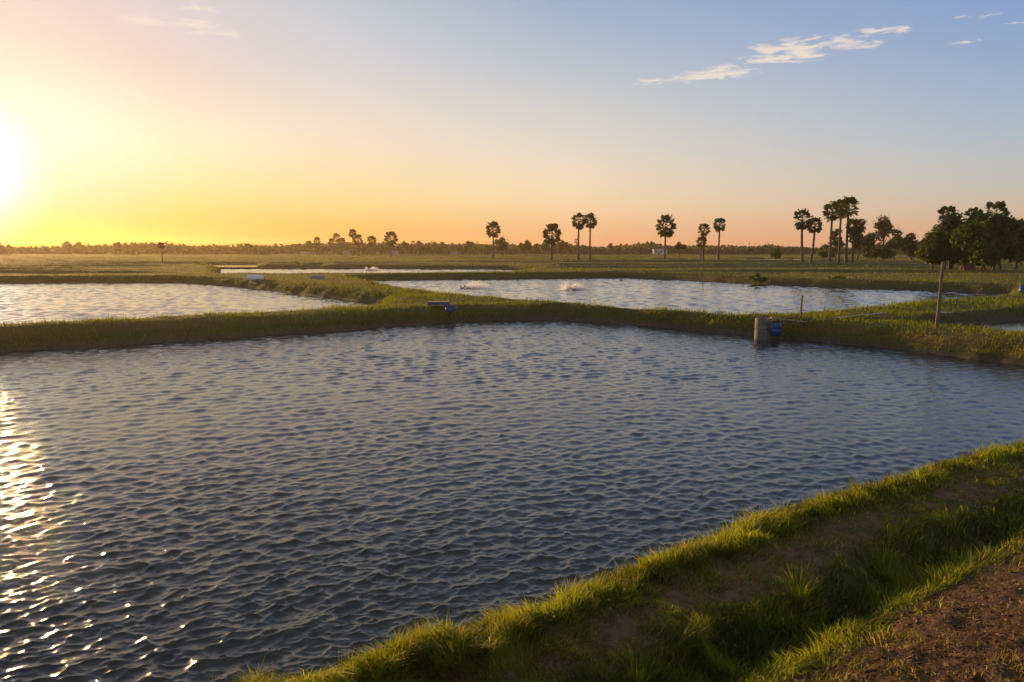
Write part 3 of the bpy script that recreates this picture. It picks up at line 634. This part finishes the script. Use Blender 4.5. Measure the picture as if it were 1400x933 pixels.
dist = 560; x = (1020.5 - 700) / F * dist; e = empty('radio_mast', (x, dist, 1)); tag(e, 'thin lattice mast sticking up above the far wood', 'mast')
mb = MB(); hm = zat(331.5, dist) - 1
for sx_, sy_ in ((-1, -1), (1, -1), (0, 1)): mb.tube([(sx_ * .9, sy_ * .9, 0), (sx_ * .35, sy_ * .35, hm)], .16, 5)
for k in range(8): 
    z = hm * k / 8; s_ = .9 - .55 * k / 8; s2 = .9 - .55 * (k + 1) / 8
    mb.tube([(-s_, -s_, z), (s2, -s2, z + hm / 8)], .08, 4); mb.tube([(s_, -s_, z), (0, s2, z + hm / 8)], .08, 4); mb.tube([(0, s_, z), (-s2, -s2, z + hm / 8)], .08, 4)
mb.build('lattice', MAT['steel'], e)
mb = MB(); mb.box((0, 0, hm - .4), (1.5, 1.5, .9), .4); mb.build('antenna', MAT['steel'], e)

# ------------------------------------------------------------------ posts, outlet, pipes and gear on the banks
def post(label, u, vb, vt, rad, dx=0.0, name='wooden_post'):
    p = on_field(u, vb); h = zat(vt, p[1]) - p[2]; mb = MB(); r = np.random.default_rng(int(u)); n = 9
    mb.tube([(dx * k / n + r.uniform(-.012, .012), r.uniform(-.012, .012), -.4 + (h + .4) * k / n) for k in range(n + 1)], [rad * (1.1 - .25 * k / n) * r.uniform(.93, 1.07) for k in range(n + 1)], 9)
    o = mb.build(name, MAT['wood'], smooth=True); o.location = p; tag(o, label, 'post')
post('tall bare wooden pole on the bank beside the drained basin', 1280, 450, 358, .085, .10)
post('short wooden stake at the end of the plank by the outlet', 1094.5, 438, 404, .055, .03)
post('thin stick standing on the far shore behind the aerator pond', 961, 379, 367, .05, .1, 'stick')
post('thin leaning stick at the water edge before the aerators', 929.5, 424, 417, .03, .12, 'stick')
# outlet: concrete rings standing in the water
p = W(1042, 463.5, 0); e = empty('outlet_standpipe', (p[0], p[1], 0)); tag(e, 'round concrete outlet well standing at the pond edge', 'concrete well')
for k, (z0, z1) in enumerate(((-.9, .55), (.60, 1.16))):
    mb = MB(); ro = .425 - .006 * k; ri = ro - .07
    mb.lathe([(ri, z0), (ro, z0), (ro, z1 - .015), (ro - .015, z1), (ri + .01, z1), (ri, z1 - .01), (ri, z0)], 32); mb.build('concrete_ring', MAT['concrete'], e)
mb = MB(); mb.lathe([(.345, .56), (.41, .57), (.424, .59), (.41, .615), (.345, .62)], 32); mb.build('mortar_joint', MAT['concrete'], e)
q0 = W(1065, 458, .35); zb = .26; e = empty('blue_drum', (q0[0], q0[1] + .45, zb), .3); e.scale = (.84, .84, .78); tag(e, 'blue plastic drum sunk in the bank next to the concrete outlet', 'drum')
mb = MB(); mb.lathe([(.0, 0), (.27, 0), (.30, .03), (.30, .28), (.315, .30), (.315, .33), (.30, .35), (.30, .62), (.315, .64), (.315, .67), (.30, .69), (.29, .90), (.27, .93), (0, .93)], 28); mb.build('body', MAT['blue'], e, smooth=True)
mb = MB(); mb.lathe([(.27, .92), (.30, .92), (.305, .95), (.30, .98), (.27, .98)], 28); mb.build('lid_ring', MAT['black'], e)
a0 = W(1054, 434.5, 1.2); a1 = W(1102, 436.0, 1.1)
def plank(label, A, B, w_, th_, mat='palewood'):
    A = Vector(A); B = Vector(B); d_ = B - A; l_ = d_.length; mb = MB(); mb.box((0, 0, 0), (l_, w_, th_)); o = mb.build('plank', MAT[mat], bevel=.006)
    o.location = (A + B) / 2; o.rotation_euler = d_.to_track_quat('X', 'Z').to_euler(); tag(o, label, 'plank'); return o
plank('narrow plank bridging from the concrete outlet to the bank', (a0[0], a0[1], 1.20), (a1[0], a1[1], gz(*a1) + .09), .22, .05)
b0 = on_field(1110, 451.5, .8)[:2]; b1 = on_field(1143, 440.5, 1.0)[:2]
plank('weathered board lying down the grassy bank by the stake', (b0[0], b0[1], gz(*b0) + .07), (b1[0], b1[1], gz(*b1) + .10), .20, .06)
def pipe(name, label, pts, rad, mat='pipe', lift=.03, cat='pipe'):
    mb = MB(); q_ = [(p_[0], p_[1], (p_[2] if len(p_) > 2 else gz(p_[0], p_[1]) + rad + lift)) for p_ in pts]
    P_ = [Vector(a) for a in q_]; out = []
    for i in range(len(P_) - 1):
        for k in range(5): out.append(P_[i].lerp(P_[i + 1], k / 5))
    out.append(P_[-1]); sm = [out[0]] + [(out[i - 1] + out[i] * 2 + out[i + 1]) / 4 for i in range(1, len(out) - 1)] + [out[-1]]
    o0 = sm[0].copy(); mb.tube([p_ - o0 for p_ in sm], rad, 10); o = mb.build(name, MAT[mat], smooth=True); o.location = o0; tag(o, label, cat)
pipe('hose', 'long pale hose lying along the edge of the drained basin', [on_field(u, v)[:2] for u, v in ((1140, 436.5), (1152, 435.5), (1165, 434), (1178, 432), (1190, 431.8), (1200, 430), (1212, 429.5))], .022, lift=.05)
c0_ = W(1285, 428, .95); c1_ = W(1298, 429.5, .85); c2_ = W(1313, 432, .66)
pipe('drain_pipe', 'white pipe poking out of the basin bank beside the wooden pole', [(c0_[0], c0_[1], .99), (c1_[0], c1_[1], .93), (c2_[0], c2_[1], .66)], .035)
# blue feed tray and tub on the corner of the dykes
p = on_field(602, 418.5); e = empty('feeding_platform', p, R(4)); tag(e, 'low blue feeding platform with pale top on the dyke corner', 'platform')
mb = MB(); mb.box((-.12, 0, .40), (1.5, .7, .06)); mb.build('deck', MAT['palewood'], e, bevel=.008)
mb = MB(); mb.box((-.12, -.32, .29), (1.46, .05, .16)); mb.box((-.12, .32, .29), (1.46, .05, .16)); mb.build('skirt', MAT['blue'], e)
for sx_ in (-.78, .54):
    for sy_ in (-.27, .27): mb = MB(); mb.box((sx_, sy_, .17), (.08, .08, .5)); mb.build('leg', MAT['wood'], e)
p = W(616, 425, .80); p = np.array([p[0], p[1], .80]); e = empty('plastic_tub', (p[0], p[1], p[2] - .12), R(-12)); tag(e, 'open blue plastic tub on the slope below the feeding platform', 'tub')
mb = MB(); n = 24
mb.lathe([(0, .02), (.30, .02), (.33, .05), (.40, .44), (.385, .44), (.32, .08), (0, .06)], 28); mb.build('body', MAT['blue'], e, smooth=True)
mb = MB(); mb.lathe([(.385, .42), (.425, .42), (.43, .45), (.42, .47), (.385, .47)], 28); mb.build('rim', MAT['blue'], e, smooth=True)
def boat(label, u, vb, Lb, wb, hb, rz, mat, tilt=0.0):
    p = on_field(u, vb); e = empty('upturned_boat', (p[0], p[1], p[2] - .02), rz); e.rotation_euler = (tilt, 0, rz); tag(e, label, 'boat')
    V = []; ns = 9; prof = [(-1, 0), (-.97, .35), (-.80, .85), (-.45, 1.0), (0, 1.04), (.45, 1.0), (.80, .85), (.97, .35), (1, 0)]
    for k in range(ns):
        s_ = -1 + 2 * k / (ns - 1); wk = wb / 2 * (1 - .10 * abs(s_) ** 3 - (.22 * max(0, s_) ** 3)); hk = hb * (1 - .08 * abs(s_) ** 4)
        for a_, z_ in prof: V.append((Lb / 2 * s_ * (1 - .07 * z_), a_ * wk, z_ * hk))
    m_ = len(prof); Fs = [(k * m_ + j, k * m_ + j + 1, (k + 1) * m_ + j + 1, (k + 1) * m_ + j) for k in range(ns - 1) for j in range(m_ - 1)] + [tuple(range(m_)), tuple(reversed(range((ns - 1) * m_, ns * m_)))]
    mb = MB(); mb.add(V, Fs); mb.build('hull', MAT[mat], e, smooth=False)
    mb = MB()
    for s_ in (-1, 1): mb.box((0, s_ * wb * .485, .06), (Lb * .96, .07, .09))
    mb.build('gunwale', MAT[mat], e)
    mb = MB(); mb.box((-.05, 0, hb * 1.05), (Lb * .82, .06, .05)); mb.build('keel', MAT[mat], e)
boat('white upturned boat on the grass between the ponds', 349, 382, 2.1, 1.0, .55, R(8), 'white')
boat('faded blue upturned boat lying askew on the dyke', 434, 381.5, 1.9, .85, .42, R(-24), 'bluefade', R(-14))
def drum_down(label, u, vb, rz, mat, tilt, s_=1.0, name='plastic_drum'):
    p = on_field(u, vb); e = empty(name, (p[0], p[1], p[2] + .25 * s_), rz); e.rotation_euler = (tilt, 0, rz); tag(e, label, 'drum')
    mb = MB(); mb.lathe([(a * s_, z * s_ - .2 * s_) for a, z in ((0, 0), (.27, 0), (.30, .03), (.30, .28), (.315, .30), (.315, .33), (.30, .35), (.30, .62), (.315, .64), (.315, .67), (.30, .69), (.27, .93), (0, .93))], 22); mb.build('body', MAT[mat], e, smooth=True)
    mb = MB(); mb.lathe([(a * s_, z * s_ - .2 * s_) for a, z in ((.20, .94), (.28, .94), (.285, .97), (.20, .97))], 22); mb.build('lid', MAT['black'], e)
drum_down('blue drum tilted on the far bank of the aerator pond', 848, 376, R(30), 'blue', R(24), 1.0)
drum_down('blue drum lying at the far shore beside a yellowish bush', 1120, 384, R(60), 'bluefade', R(70), .9)
drum_down('bright blue drum on the dyke beyond the drained basin', 1397, 403, R(20), 'blue', R(6), .85)
# sheet of pale plastic snagged by the shore bush
p = on_field(1016, 385); mb = MB(); r = np.random.default_rng(5); k = 7
V = [(-.5 + i / (k - 1) * 1.0 + r.uniform(-.05, .05), -.25 + j / (k - 1) * .6, .12 + .62 * math.sin(i / (k - 1) * 2.6) * (.4 + .6 * j / (k - 1)) + r.uniform(-.06, .06)) for j in range(k) for i in range(k)]
mb.add(V, [(j * k + i, j * k + i + 1, (j + 1) * k + i + 1, (j + 1) * k + i) for j in range(k - 1) for i in range(k - 1)])
o = mb.build('plastic_sheet', MAT['pipe'], smooth=True); o.location = (p[0], p[1], p[2] - .05); sm_ = o.modifiers.new('thick', 'SOLIDIFY'); sm_.thickness = .02
tag(o, 'crumpled pale plastic sheet beside the green shore bush', 'plastic sheet')
def bush(label, u, vb, vt, wpx, seed, col, nleaf=2200, leaf=.13):
    p = W(u, vb, .25); p = np.array([p[0], p[1], max(gz(*p), .02)]); H = zat(vt, p[1]) - p[2]
    tree('shore_bush', label, p, H, wpx / 2 * p[1] / F, seed, nleaf=nleaf, leaf=leaf, col=col, clear=.02, lobes=12, flat=.6, cat='bush', group='bushes on the far shore', trunk_r=.03)
bush('green shore bush bulging over the water of the aerator pond', 1034, 386.5, 373.5, 36, 401, (.095, .115, .018))
bush('yellowish shore bush beside the lying blue drum', 1144, 388.5, 377, 32, 402, (.13, .125, .02))
p = on_field(1322, 371.5); e = empty('log_pile', p, R(5)); tag(e, 'reddish pile of cut logs under the big clump', 'log pile')
r = np.random.default_rng(9)
for row in range(3):
    for k in range(5 - row):
        mb = MB(); rr_ = .13 * r.uniform(.85, 1.1); y0 = (k - (4 - row) / 2) * .28; mb.tube([(-1.1 + r.uniform(-.15, .15), y0, .12 + row * .23), (1.1 + r.uniform(-.15, .15), y0 + r.uniform(-.05, .05), .12 + row * .23)], rr_, 9); mb.build('log', MAT['log'], e)

# ------------------------------------------------------------------ paddle wheel aerators and their spray
m, t, b = material('water_spray'); MAT['spray'] = m
b.inputs['Base Color'].default_value = (.88, .88, .88, 1); b.inputs['Roughness'].default_value = .3
tr = mnode(t, 'ShaderNodeBsdfTranslucent'); tr.inputs[0].default_value = (.9, .88, .86, 1); mx = mnode(t, 'ShaderNodeMixShader'); mx.inputs[0].default_value = .62
t.links.new(b.outputs[0], mx.inputs[1]); t.links.new(tr.outputs[0], mx.inputs[2]); t.links.new(mx.outputs[0], t.nodes['Material Output'].inputs['Surface'])
def aerator(label, slabel, u, v, rz, seed, arms, lev=0.0):
    p = W(u, v, lev); e = empty('paddle_aerator', (p[0], p[1], lev), rz); e.scale = (.68, .68, .68); tag(e, label, 'aerator', 'paddle aerators')
    for s_ in (-.55, .55): mb = MB(); mb.box((0, s_, .07), (1.5, .26, .2)); mb.build('float', MAT['black'], e, bevel=.05)
    mb = MB()
    for x_ in (-.45, .45): mb.box((x_, 0, .21), (.06, 1.4, .06))
    mb.tube([(0, -1.1, .34), (0, 1.1, .34)], .03, 8); mb.build('frame', MAT['steel'], e)
    mb = MB(); mb.lathe([(0, .24), (.15, .24), (.16, .3), (.16, .52), (.10, .58), (0, .58)], 16, (-.35, 0, 0)); mb.build('motor', MAT['blue'], e, smooth=True)
    for s_ in (-.95, .95):
        mb = MB(); mb.tube([(0, s_ - .06, .34), (0, s_ + .06, .34)], .09, 10)
        for k in range(8): a_ = k * math.pi / 4; mb.box((.24 * math.cos(a_), s_, .34 + .24 * math.sin(a_)), (.30, .16, .02), 0, 1, (0, -a_))
        mb.build('paddle_wheel', MAT['white'], e)
    r = np.random.default_rng(seed); Vs = []; Ts = []; n0 = 0
    for (dx, dy, reach, hgt, n_) in arms:
        reach *= .72; hgt *= .8
        n_ = int(n_ * .9); t_ = r.uniform(0, 1, n_); k_ = r.uniform(.35, 1, n_) ** .8
        x_ = dx * .2 + np.sign(dx) * reach * t_ * k_ + r.normal(0, .10, n_); z_ = hgt * k_ * (4 * t_ * (1 - t_) * .8 + .3 * (1 - t_)) * r.uniform(.55, 1.05, n_) + .02
        jid = r.integers(0, 7, n_); jh = r.uniform(.25, 1.5, 7)[jid]; x_ = x_ * r.uniform(.6, 1.15, 7)[jid]; z_ = z_ * jh; y_ = dy + r.uniform(-.4, .4, 7)[jid] + r.normal(0, .07, n_) * (1 + 2 * t_); s_ = r.uniform(.016, .045, n_) * (p[1] / 90)
        Pp = np.stack([x_ + p[0], y_ + p[1], z_ + lev], -1)
        Vq, qq = leaf_quads(Pp, unit(r.normal(size=(n_, 3))), s_, r, .7)
        Vs.append(Vq); Ts.append(qq + n0); n0 += 4 * n_
    tag(npmesh('water_spray', np.concatenate(Vs), [np.concatenate(Ts)], MAT['spray'], smooth=True), slabel, 'spray', kind='stuff')
aerator('paddle aerator churning in open water with a fan of spray', 'pinkish fan of spray thrown up round the aerator in open water', 780, 396.5, R(70), 501,
        [(-1, -.8, 1.5, 1.1, 1500), (-1, .8, 1.3, 1.0, 1200), (1, -.8, 2.6, 1.15, 2200), (1, .8, 2.9, 1.2, 2200), (1, 0, 3.4, .35, 900), (-1, 0, 2.2, .3, 500)])
aerator('paddle aerator half hidden behind the grassy dyke', 'long low curtain of spray trailing behind the dyke', 636, 394.5, R(80), 502,
        [(1, -.8, 4.2, 1.0, 2200), (1, .8, 5.0, 1.0, 2200), (1, 0, 5.6, .5, 1400), (-1, 0, 1.0, .7, 500)])
aerator('far paddle aerator in the narrow strip of pond', 'low plume of spray in the narrow strip of pond', 504, 370.3, R(85), 503,
        [(1, -.8, 4.2, 1.3, 1000), (1, .8, 4.0, 1.3, 1000), (-1, 0, 1.2, 1.0, 500)])

# ------------------------------------------------------------------ grass
def blades(P, h, w, lean, az_, col, far):
    n = len(P); sd = np.stack([np.cos(az_), np.sin(az_), np.zeros(n)], -1) * (w / 2)[:, None]
    up = np.zeros((n, 3)); up[:, 2] = h
    if far:
        V = np.stack([P - sd, P + sd, P + up + lean], 1).reshape(-1, 3); return V, [np.arange(3 * n).reshape(n, 3)], np.repeat(col, 3, 0)
    mid = P + up * .58 + lean * .30; tip = P + up * .97 + lean
    V = np.stack([P - sd, P + sd, mid + sd * .75, mid - sd * .75, tip], 1).reshape(-1, 3); b0 = 5 * np.arange(n)[:, None]
    return V, [b0 + np.array([0, 1, 2, 3]), b0 + np.array([3, 2, 4])], np.repeat(col, 5, 0)
def scatter(n, r0, r1, a0, a1, seed):
    r = np.random.default_rng(seed); rad = np.exp(r.uniform(math.log(r0), math.log(r1), n)); a = r.uniform(a0, a1, n)
    return rad * np.sin(a), rad * np.cos(a), rad, r
GREEN = np.array((.060, .102, .011)); LIME = np.array((.170, .190, .013)); STRAW = np.array((.24, .175, .06)); DKG = np.array((.035, .060, .012))
def lerp(a, b, t): return a * (1 - t)[:, None] + b * t[:, None]
# near bank
x, y, rad, r = scatter(470000, 5.2, 32, -R(26), R(46), 11)
z, inf = terrain(x, y, True, True); dn = inf['dn']; n = len(x)
cl = fbm(x * 1.5, y * 1.5, 81); cl2 = vnoise(x * 5.5, y * 5.5, 82); dirt = fbm(x * .9, y * .9, 83)
keepp = np.where(dn < -.08, 0, np.where(dn < 1.25, .95, np.where(dn < 2.15, .78 + .75 * dirt, np.where(dn < 3.4, .85 + .3 * cl, .05 + .10 * (cl > .2)))))
hgt = np.interp(dn, [-.1, .1, .5, 1.0, 1.35, 1.6, 2.0, 2.35, 2.7, 3.1, 3.5, 3.9, 6], [.14, .19, .19, .16, .09, .055, .065, .13, .17, .14, .10, .07, .055])
hgt = hgt * np.clip(1 + .8 * cl + .6 * cl2, .25, 2.2) * r.uniform(.55, 1.35, n) * np.where((r.uniform(0, 1, n) < .03) & (dn < 1.2), 1.4, 1)
k = (r.uniform(0, 1, n) < keepp) & (hgt > .015) & (inf['ds'][0] > -.15)
yel = np.clip(np.interp(dn, [0, .5, 1.1, 1.6, 2.3, 2.8, 3.3, 4], [.52, .50, .34, .40, .14, .10, .5, .6]) + .30 * cl + r.normal(0, .2, n), 0, 1)
col = lerp(lerp(np.tile(DKG, (n, 1)), np.tile(GREEN, (n, 1)), np.clip(yel * 2.5, 0, 1)), np.tile(LIME, (n, 1)), yel)
dry = (r.uniform(0, 1, n) < np.interp(dn, [0, 1.2, 1.7, 2.3, 3, 3.6, 4.2], [.13, .15, .38, .14, .08, .22, .5])); col[dry] = STRAW * r.uniform(.5, 1.15, (dry.sum(), 1))
col *= r.uniform(.7, 1.3, (n, 1)) * np.clip(1 + .45 * vnoise(x * 3.1, y * 3.1, 90) + .25 * cl2, .4, 1.7)[:, None]
wd = np.clip(.0105 * (rad / 8) ** .8, .008, .03) * r.uniform(.7, 1.3, n); la = r.uniform(0, 2 * math.pi, n)
lm = hgt * r.uniform(.1, .85, n); lean = np.stack([lm * np.cos(la) + hgt * (.15 + 1.0 * vnoise(x * 2.6, y * 2.6, 91)), lm * np.sin(la) + hgt * 1.0 * vnoise(x * 2.6, y * 2.6, 92), -.12 * lm], -1)
P = np.stack([x, y, z - .015], -1); V, polys, cc = blades(P[k], hgt[k], wd[k], lean[k], r.uniform(0, math.pi, n)[k], col[k], False)
tag(npmesh('bank_grass', V, polys, MAT['grass'], cols=cc), 'sunlit yellow green grass growing along the near pond bank', 'grass', kind='stuff'); n_near = int(k.sum())
# banks and dykes further off
x, y, rad, r = scatter(640000, 22, 480, -R(44), R(44), 12)
z, inf = terrain(x, y, True, True); n = len(x); dd = np.min(np.stack(inf['ds'], 0), 0)
cl = fbm(x * .5, y * .5, 84); cl2 = vnoise(x * 1.7, y * 1.7, 85); big_ = fbm(x * .06, y * .12, 86)
edge = sstep(4.5, 1.0, dd)
hgt = (.09 + .09 * edge) * (1 + .7 * cl + .5 * cl2) * r.uniform(.5, 1.5, n) * (1 + (rad > 60) * .25 + (rad > 215) * .5) * np.where(r.uniform(0, 1, n) < .03, 1.7, 1)
k = (~inf['wet']) & ((dd > .12) | (dd == inf['ds'][4])) & (hgt > .03) & (inf['dn'] < -.1) & (r.uniform(0, 1, n) < np.where(inf['mud'] > .5, .06, np.where(rad > 90, .55, .9)) * (.75 + .5 * cl))
yel = np.clip(.36 + .5 * big_ + .25 * cl + r.normal(0, .18, n), 0, 1)
col = lerp(lerp(np.tile(DKG, (n, 1)), np.tile(GREEN, (n, 1)), np.clip(yel * 2.2, 0, 1)), np.tile(LIME, (n, 1)), yel)
dry = r.uniform(0, 1, n) < .10 + .12 * (big_ > .25); col[dry] = STRAW * r.uniform(.4, .9, (dry.sum(), 1)); col *= r.uniform(.75, 1.25, (n, 1))
wd = np.clip(.00085 * rad, .02, .30) * r.uniform(.7, 1.4, n); la = r.uniform(0, 2 * math.pi, n); lm = hgt * r.uniform(.1, .6, n)
lean = np.stack([lm * np.cos(la) + hgt * .15, lm * np.sin(la), np.zeros(n)], -1); P = np.stack([x, y, z - .02], -1)
V, polys, cc = blades(P[k], hgt[k], wd[k], lean[k], r.uniform(-.8, .8, n)[k], col[k], True)
tag(npmesh('dyke_grass', V, polys, MAT['dyke'], cols=cc), 'rough grass covering the dykes between the ponds', 'grass', kind='stuff')
# leafy weeds hanging over the far bank of the large pond
x, y, rad, r = scatter(90000, 26, 62, -R(40), R(44), 13); z, inf = terrain(x, y, True, True); d1 = inf['ds'][0]; n = len(x)
cw = fbm(x * .8, y * .8, 87); wk = np.interp(np.degrees(np.arctan2(x, y)), [-40, 0, 8, 20, 44], [.10, .15, .6, .85, .9])
k = (d1 > .35) & (d1 < 2.0) & (inf['dn'] < -.2) & (cw + r.normal(0, .12, n) > .35 - .5 * wk) & (r.uniform(0, 1, n) < wk)
hh = r.uniform(0, 1, n) * .30 * (1 + cw); P = np.stack([x, y, z + hh], -1)[k]; nk_ = int(k.sum())
V, q = leaf_quads(P, unit(r.normal(size=(nk_, 3)) + np.array([-.2, -.3, .6])), r.uniform(.03, .075, nk_), r, .6)
cy2 = np.clip(.35 + .5 * cw[k] + r.normal(0, .2, nk_), 0, 1); col = lerp(np.tile(np.array((.05, .07, .014)), (nk_, 1)), np.tile(np.array((.17, .14, .03)), (nk_, 1)), cy2)
tag(npmesh('bank_weeds', V, [q], MAT['grass'], cols=np.repeat(col, 4, 0)), 'leafy weeds tumbling down the far bank of the large pond', 'weeds', kind='stuff')
x, y, rad, r = scatter(60000, 5.2, 24, -R(24), R(46), 16); z, inf = terrain(x, y, True, True); dn = inf['dn']; n = len(x)
cw = fbm(x * 1.1, y * 1.1, 93); k = (dn > .1) & (dn < 3.7) & (cw + r.normal(0, .08, n) > np.interp(dn, [0, 1.2, 1.5, 2.1, 2.4, 3.6], [.22, .22, .45, .4, .10, .25])); nk_ = int(k.sum())
P = np.stack([x, y, z + r.uniform(.01, .17, n) * np.interp(dn, [0, 1.2, 1.6, 2.2, 2.6, 3.6], [1, .8, .3, .6, 1.0, .5])], -1)[k]
V, q = leaf_quads(P, unit(r.normal(0, .6, (nk_, 3)) + np.array([-.1, -.2, .9])), r.uniform(.012, .032, nk_) * np.clip(rad[k] / 9, .8, 2), r, .55)
cy2 = np.clip(.35 + r.normal(0, .25, nk_), 0, 1); col = lerp(np.tile(np.array((.05, .085, .016)), (nk_, 1)), np.tile(np.array((.15, .15, .025)), (nk_, 1)), cy2)
tag(npmesh('broadleaf_weeds', V, [q], MAT['grass'], cols=np.repeat(col, 4, 0)), 'low broad leaved weeds growing through the near bank grass', 'weeds', kind='stuff')
# taller tufts singled out on the near bank
def tuft(label, u, v, h, nb, seed, yellow):
    p = W(u, v, .6)
    for _ in range(4): p = W(u, v, float(terrain(np.array([p[0]]), np.array([p[1]]))[0]))
    z0 = float(terrain(np.array([p[0]]), np.array([p[1]]))[0]); r = np.random.default_rng(seed); a = r.uniform(0, 2 * math.pi, nb); rr_ = .17 * np.sqrt(r.uniform(0, 1, nb))
    P = np.stack([rr_ * np.cos(a), rr_ * np.sin(a), np.full(nb, -.02)], -1); hh = h * r.uniform(.5, 1.1, nb); lm = hh * r.uniform(.15, .8, nb)
    V, polys, cc = blades(P, hh, r.uniform(.007, .013, nb), np.stack([lm * np.cos(a), lm * np.sin(a), 0 * lm], -1), a + math.pi / 2, lerp(np.tile(GREEN, (nb, 1)), np.tile(LIME, (nb, 1)), np.clip(r.normal(yellow, .25, nb), 0, 1)), False)
    o = npmesh('grass_tuft', V, polys, MAT['grass'], cols=cc, loc=(p[0], p[1], z0)); tag(o, label, 'grass tuft', 'tall tufts along the near bank')
tuft('tall bright tuft of grass at the rim of the ditch', 1092, 815, .30, 170, 601, .75)
tuft('dark leafy tuft inside the ditch below the worn path', 1215, 790, .34, 110, 602, .2)
tuft('upright tuft on the slope between path and ditch', 1210, 770, .34, 90, 603, .5)
tuft('tall tuft standing on the outer edge of the bank above the water', 845, 775, .36, 90, 604, .8)
tuft('sprawling low tuft on the ditch side of the worn path', 870, 925, .26, 150, 605, .5)
tuft('thin straw coloured tuft on the edge of the bare soil', 1130, 905, .25, 60, 606, .9)
# litter on the bare soil
x, y, rad, r = scatter(90000, 4.5, 16, R(5), R(46), 14); z, inf = terrain(x, y, True, True); n = len(x)
k = (inf['dn'] > 3.1) & (r.uniform(0, 1, n) < sstep(3.1, 3.9, inf['dn']) * (.55 + .5 * fbm(x * 2, y * 2, 88))); nk_ = int(k.sum())
V, q = leaf_quads(np.stack([x, y, z + r.uniform(.004, .03, n)], -1)[k], unit(r.normal(0, .55, (nk_, 3)) + np.array([0, 0, 1.0])), r.uniform(.012, .045, nk_), r, .28)
lc = np.array((.20, .120, .060)) * r.uniform(.35, 1.35, (nk_, 1)); gg = r.uniform(0, 1, nk_) < .10; lc[gg] = np.array((.08, .10, .02))
tag(npmesh('leaf_litter', V, [q], MAT['litter'], cols=np.repeat(lc, 4, 0)), 'dry brown leaf litter scattered over the bare soil mound', 'leaf litter', kind='stuff')
# clods of earth
x, y, rad, r = scatter(5200, 4.5, 15, R(5), R(46), 15); z, inf = terrain(x, y, True, True); k = (inf['dn'] > 3.35); x, y, z = x[k], y[k], z[k]; n = len(x)
ico = bmesh.new(); bmesh.ops.create_icosphere(ico, subdivisions=1, radius=1); iv = np.array([v.co[:] for v in ico.verts]); ico.verts.index_update(); itf = np.array([[v.index for v in f.verts] for f in ico.faces]); ico.free()
s_ = r.uniform(.008, .03, n) * np.where(r.uniform(0, 1, n) < .06, 1.8, 1); V = np.stack([x, y, z], -1)[:, None, :] + iv[None] * (r.uniform(.65, 1.25, (n, len(iv), 1)) * s_[:, None, None]) * np.array([1.2, 1.0, .7])
tag(npmesh('earth_clods', V.reshape(-1, 3), [(itf[None] + len(iv) * np.arange(n)[:, None, None]).reshape(-1, 3)], MAT['ground'], cols=np.tile(np.array([0., 1, 0]), (n * len(iv), 1))), 'crumbs and clods of reddish earth on the soil mound', 'earth clods', kind='stuff')

# ------------------------------------------------------------------ evening haze
mb = MB(); mb.box((0, 0, 10.5), (2960, 2960, 25.0)); m = bpy.data.materials.new('haze_air'); m.use_nodes = True; t = m.node_tree
for n_ in list(t.nodes): t.nodes.remove(n_)
mo = t.nodes.new('ShaderNodeOutputMaterial'); pv = t.nodes.new('ShaderNodeVolumePrincipled'); pv.inputs['Density'].default_value = .00016; pv.inputs['Color'].default_value = (1.0, .80, .50, 1); pv.inputs['Anisotropy'].default_value = .55
t.links.new(pv.outputs[0], mo.inputs['Volume'])
ho = mb.build('haze', m); tag(ho, 'thin evening haze hanging over the whole plain', 'haze', kind='stuff')
tris = sum(sum(len(p_.vertices) - 2 for p_ in o.data.polygons) if len(o.data.polygons) < 50000 else len(o.data.polygons) * 2 for o in bpy.data.objects if o.type == 'MESH')
print('TRIS approx', tris, 'near blades', n_near)
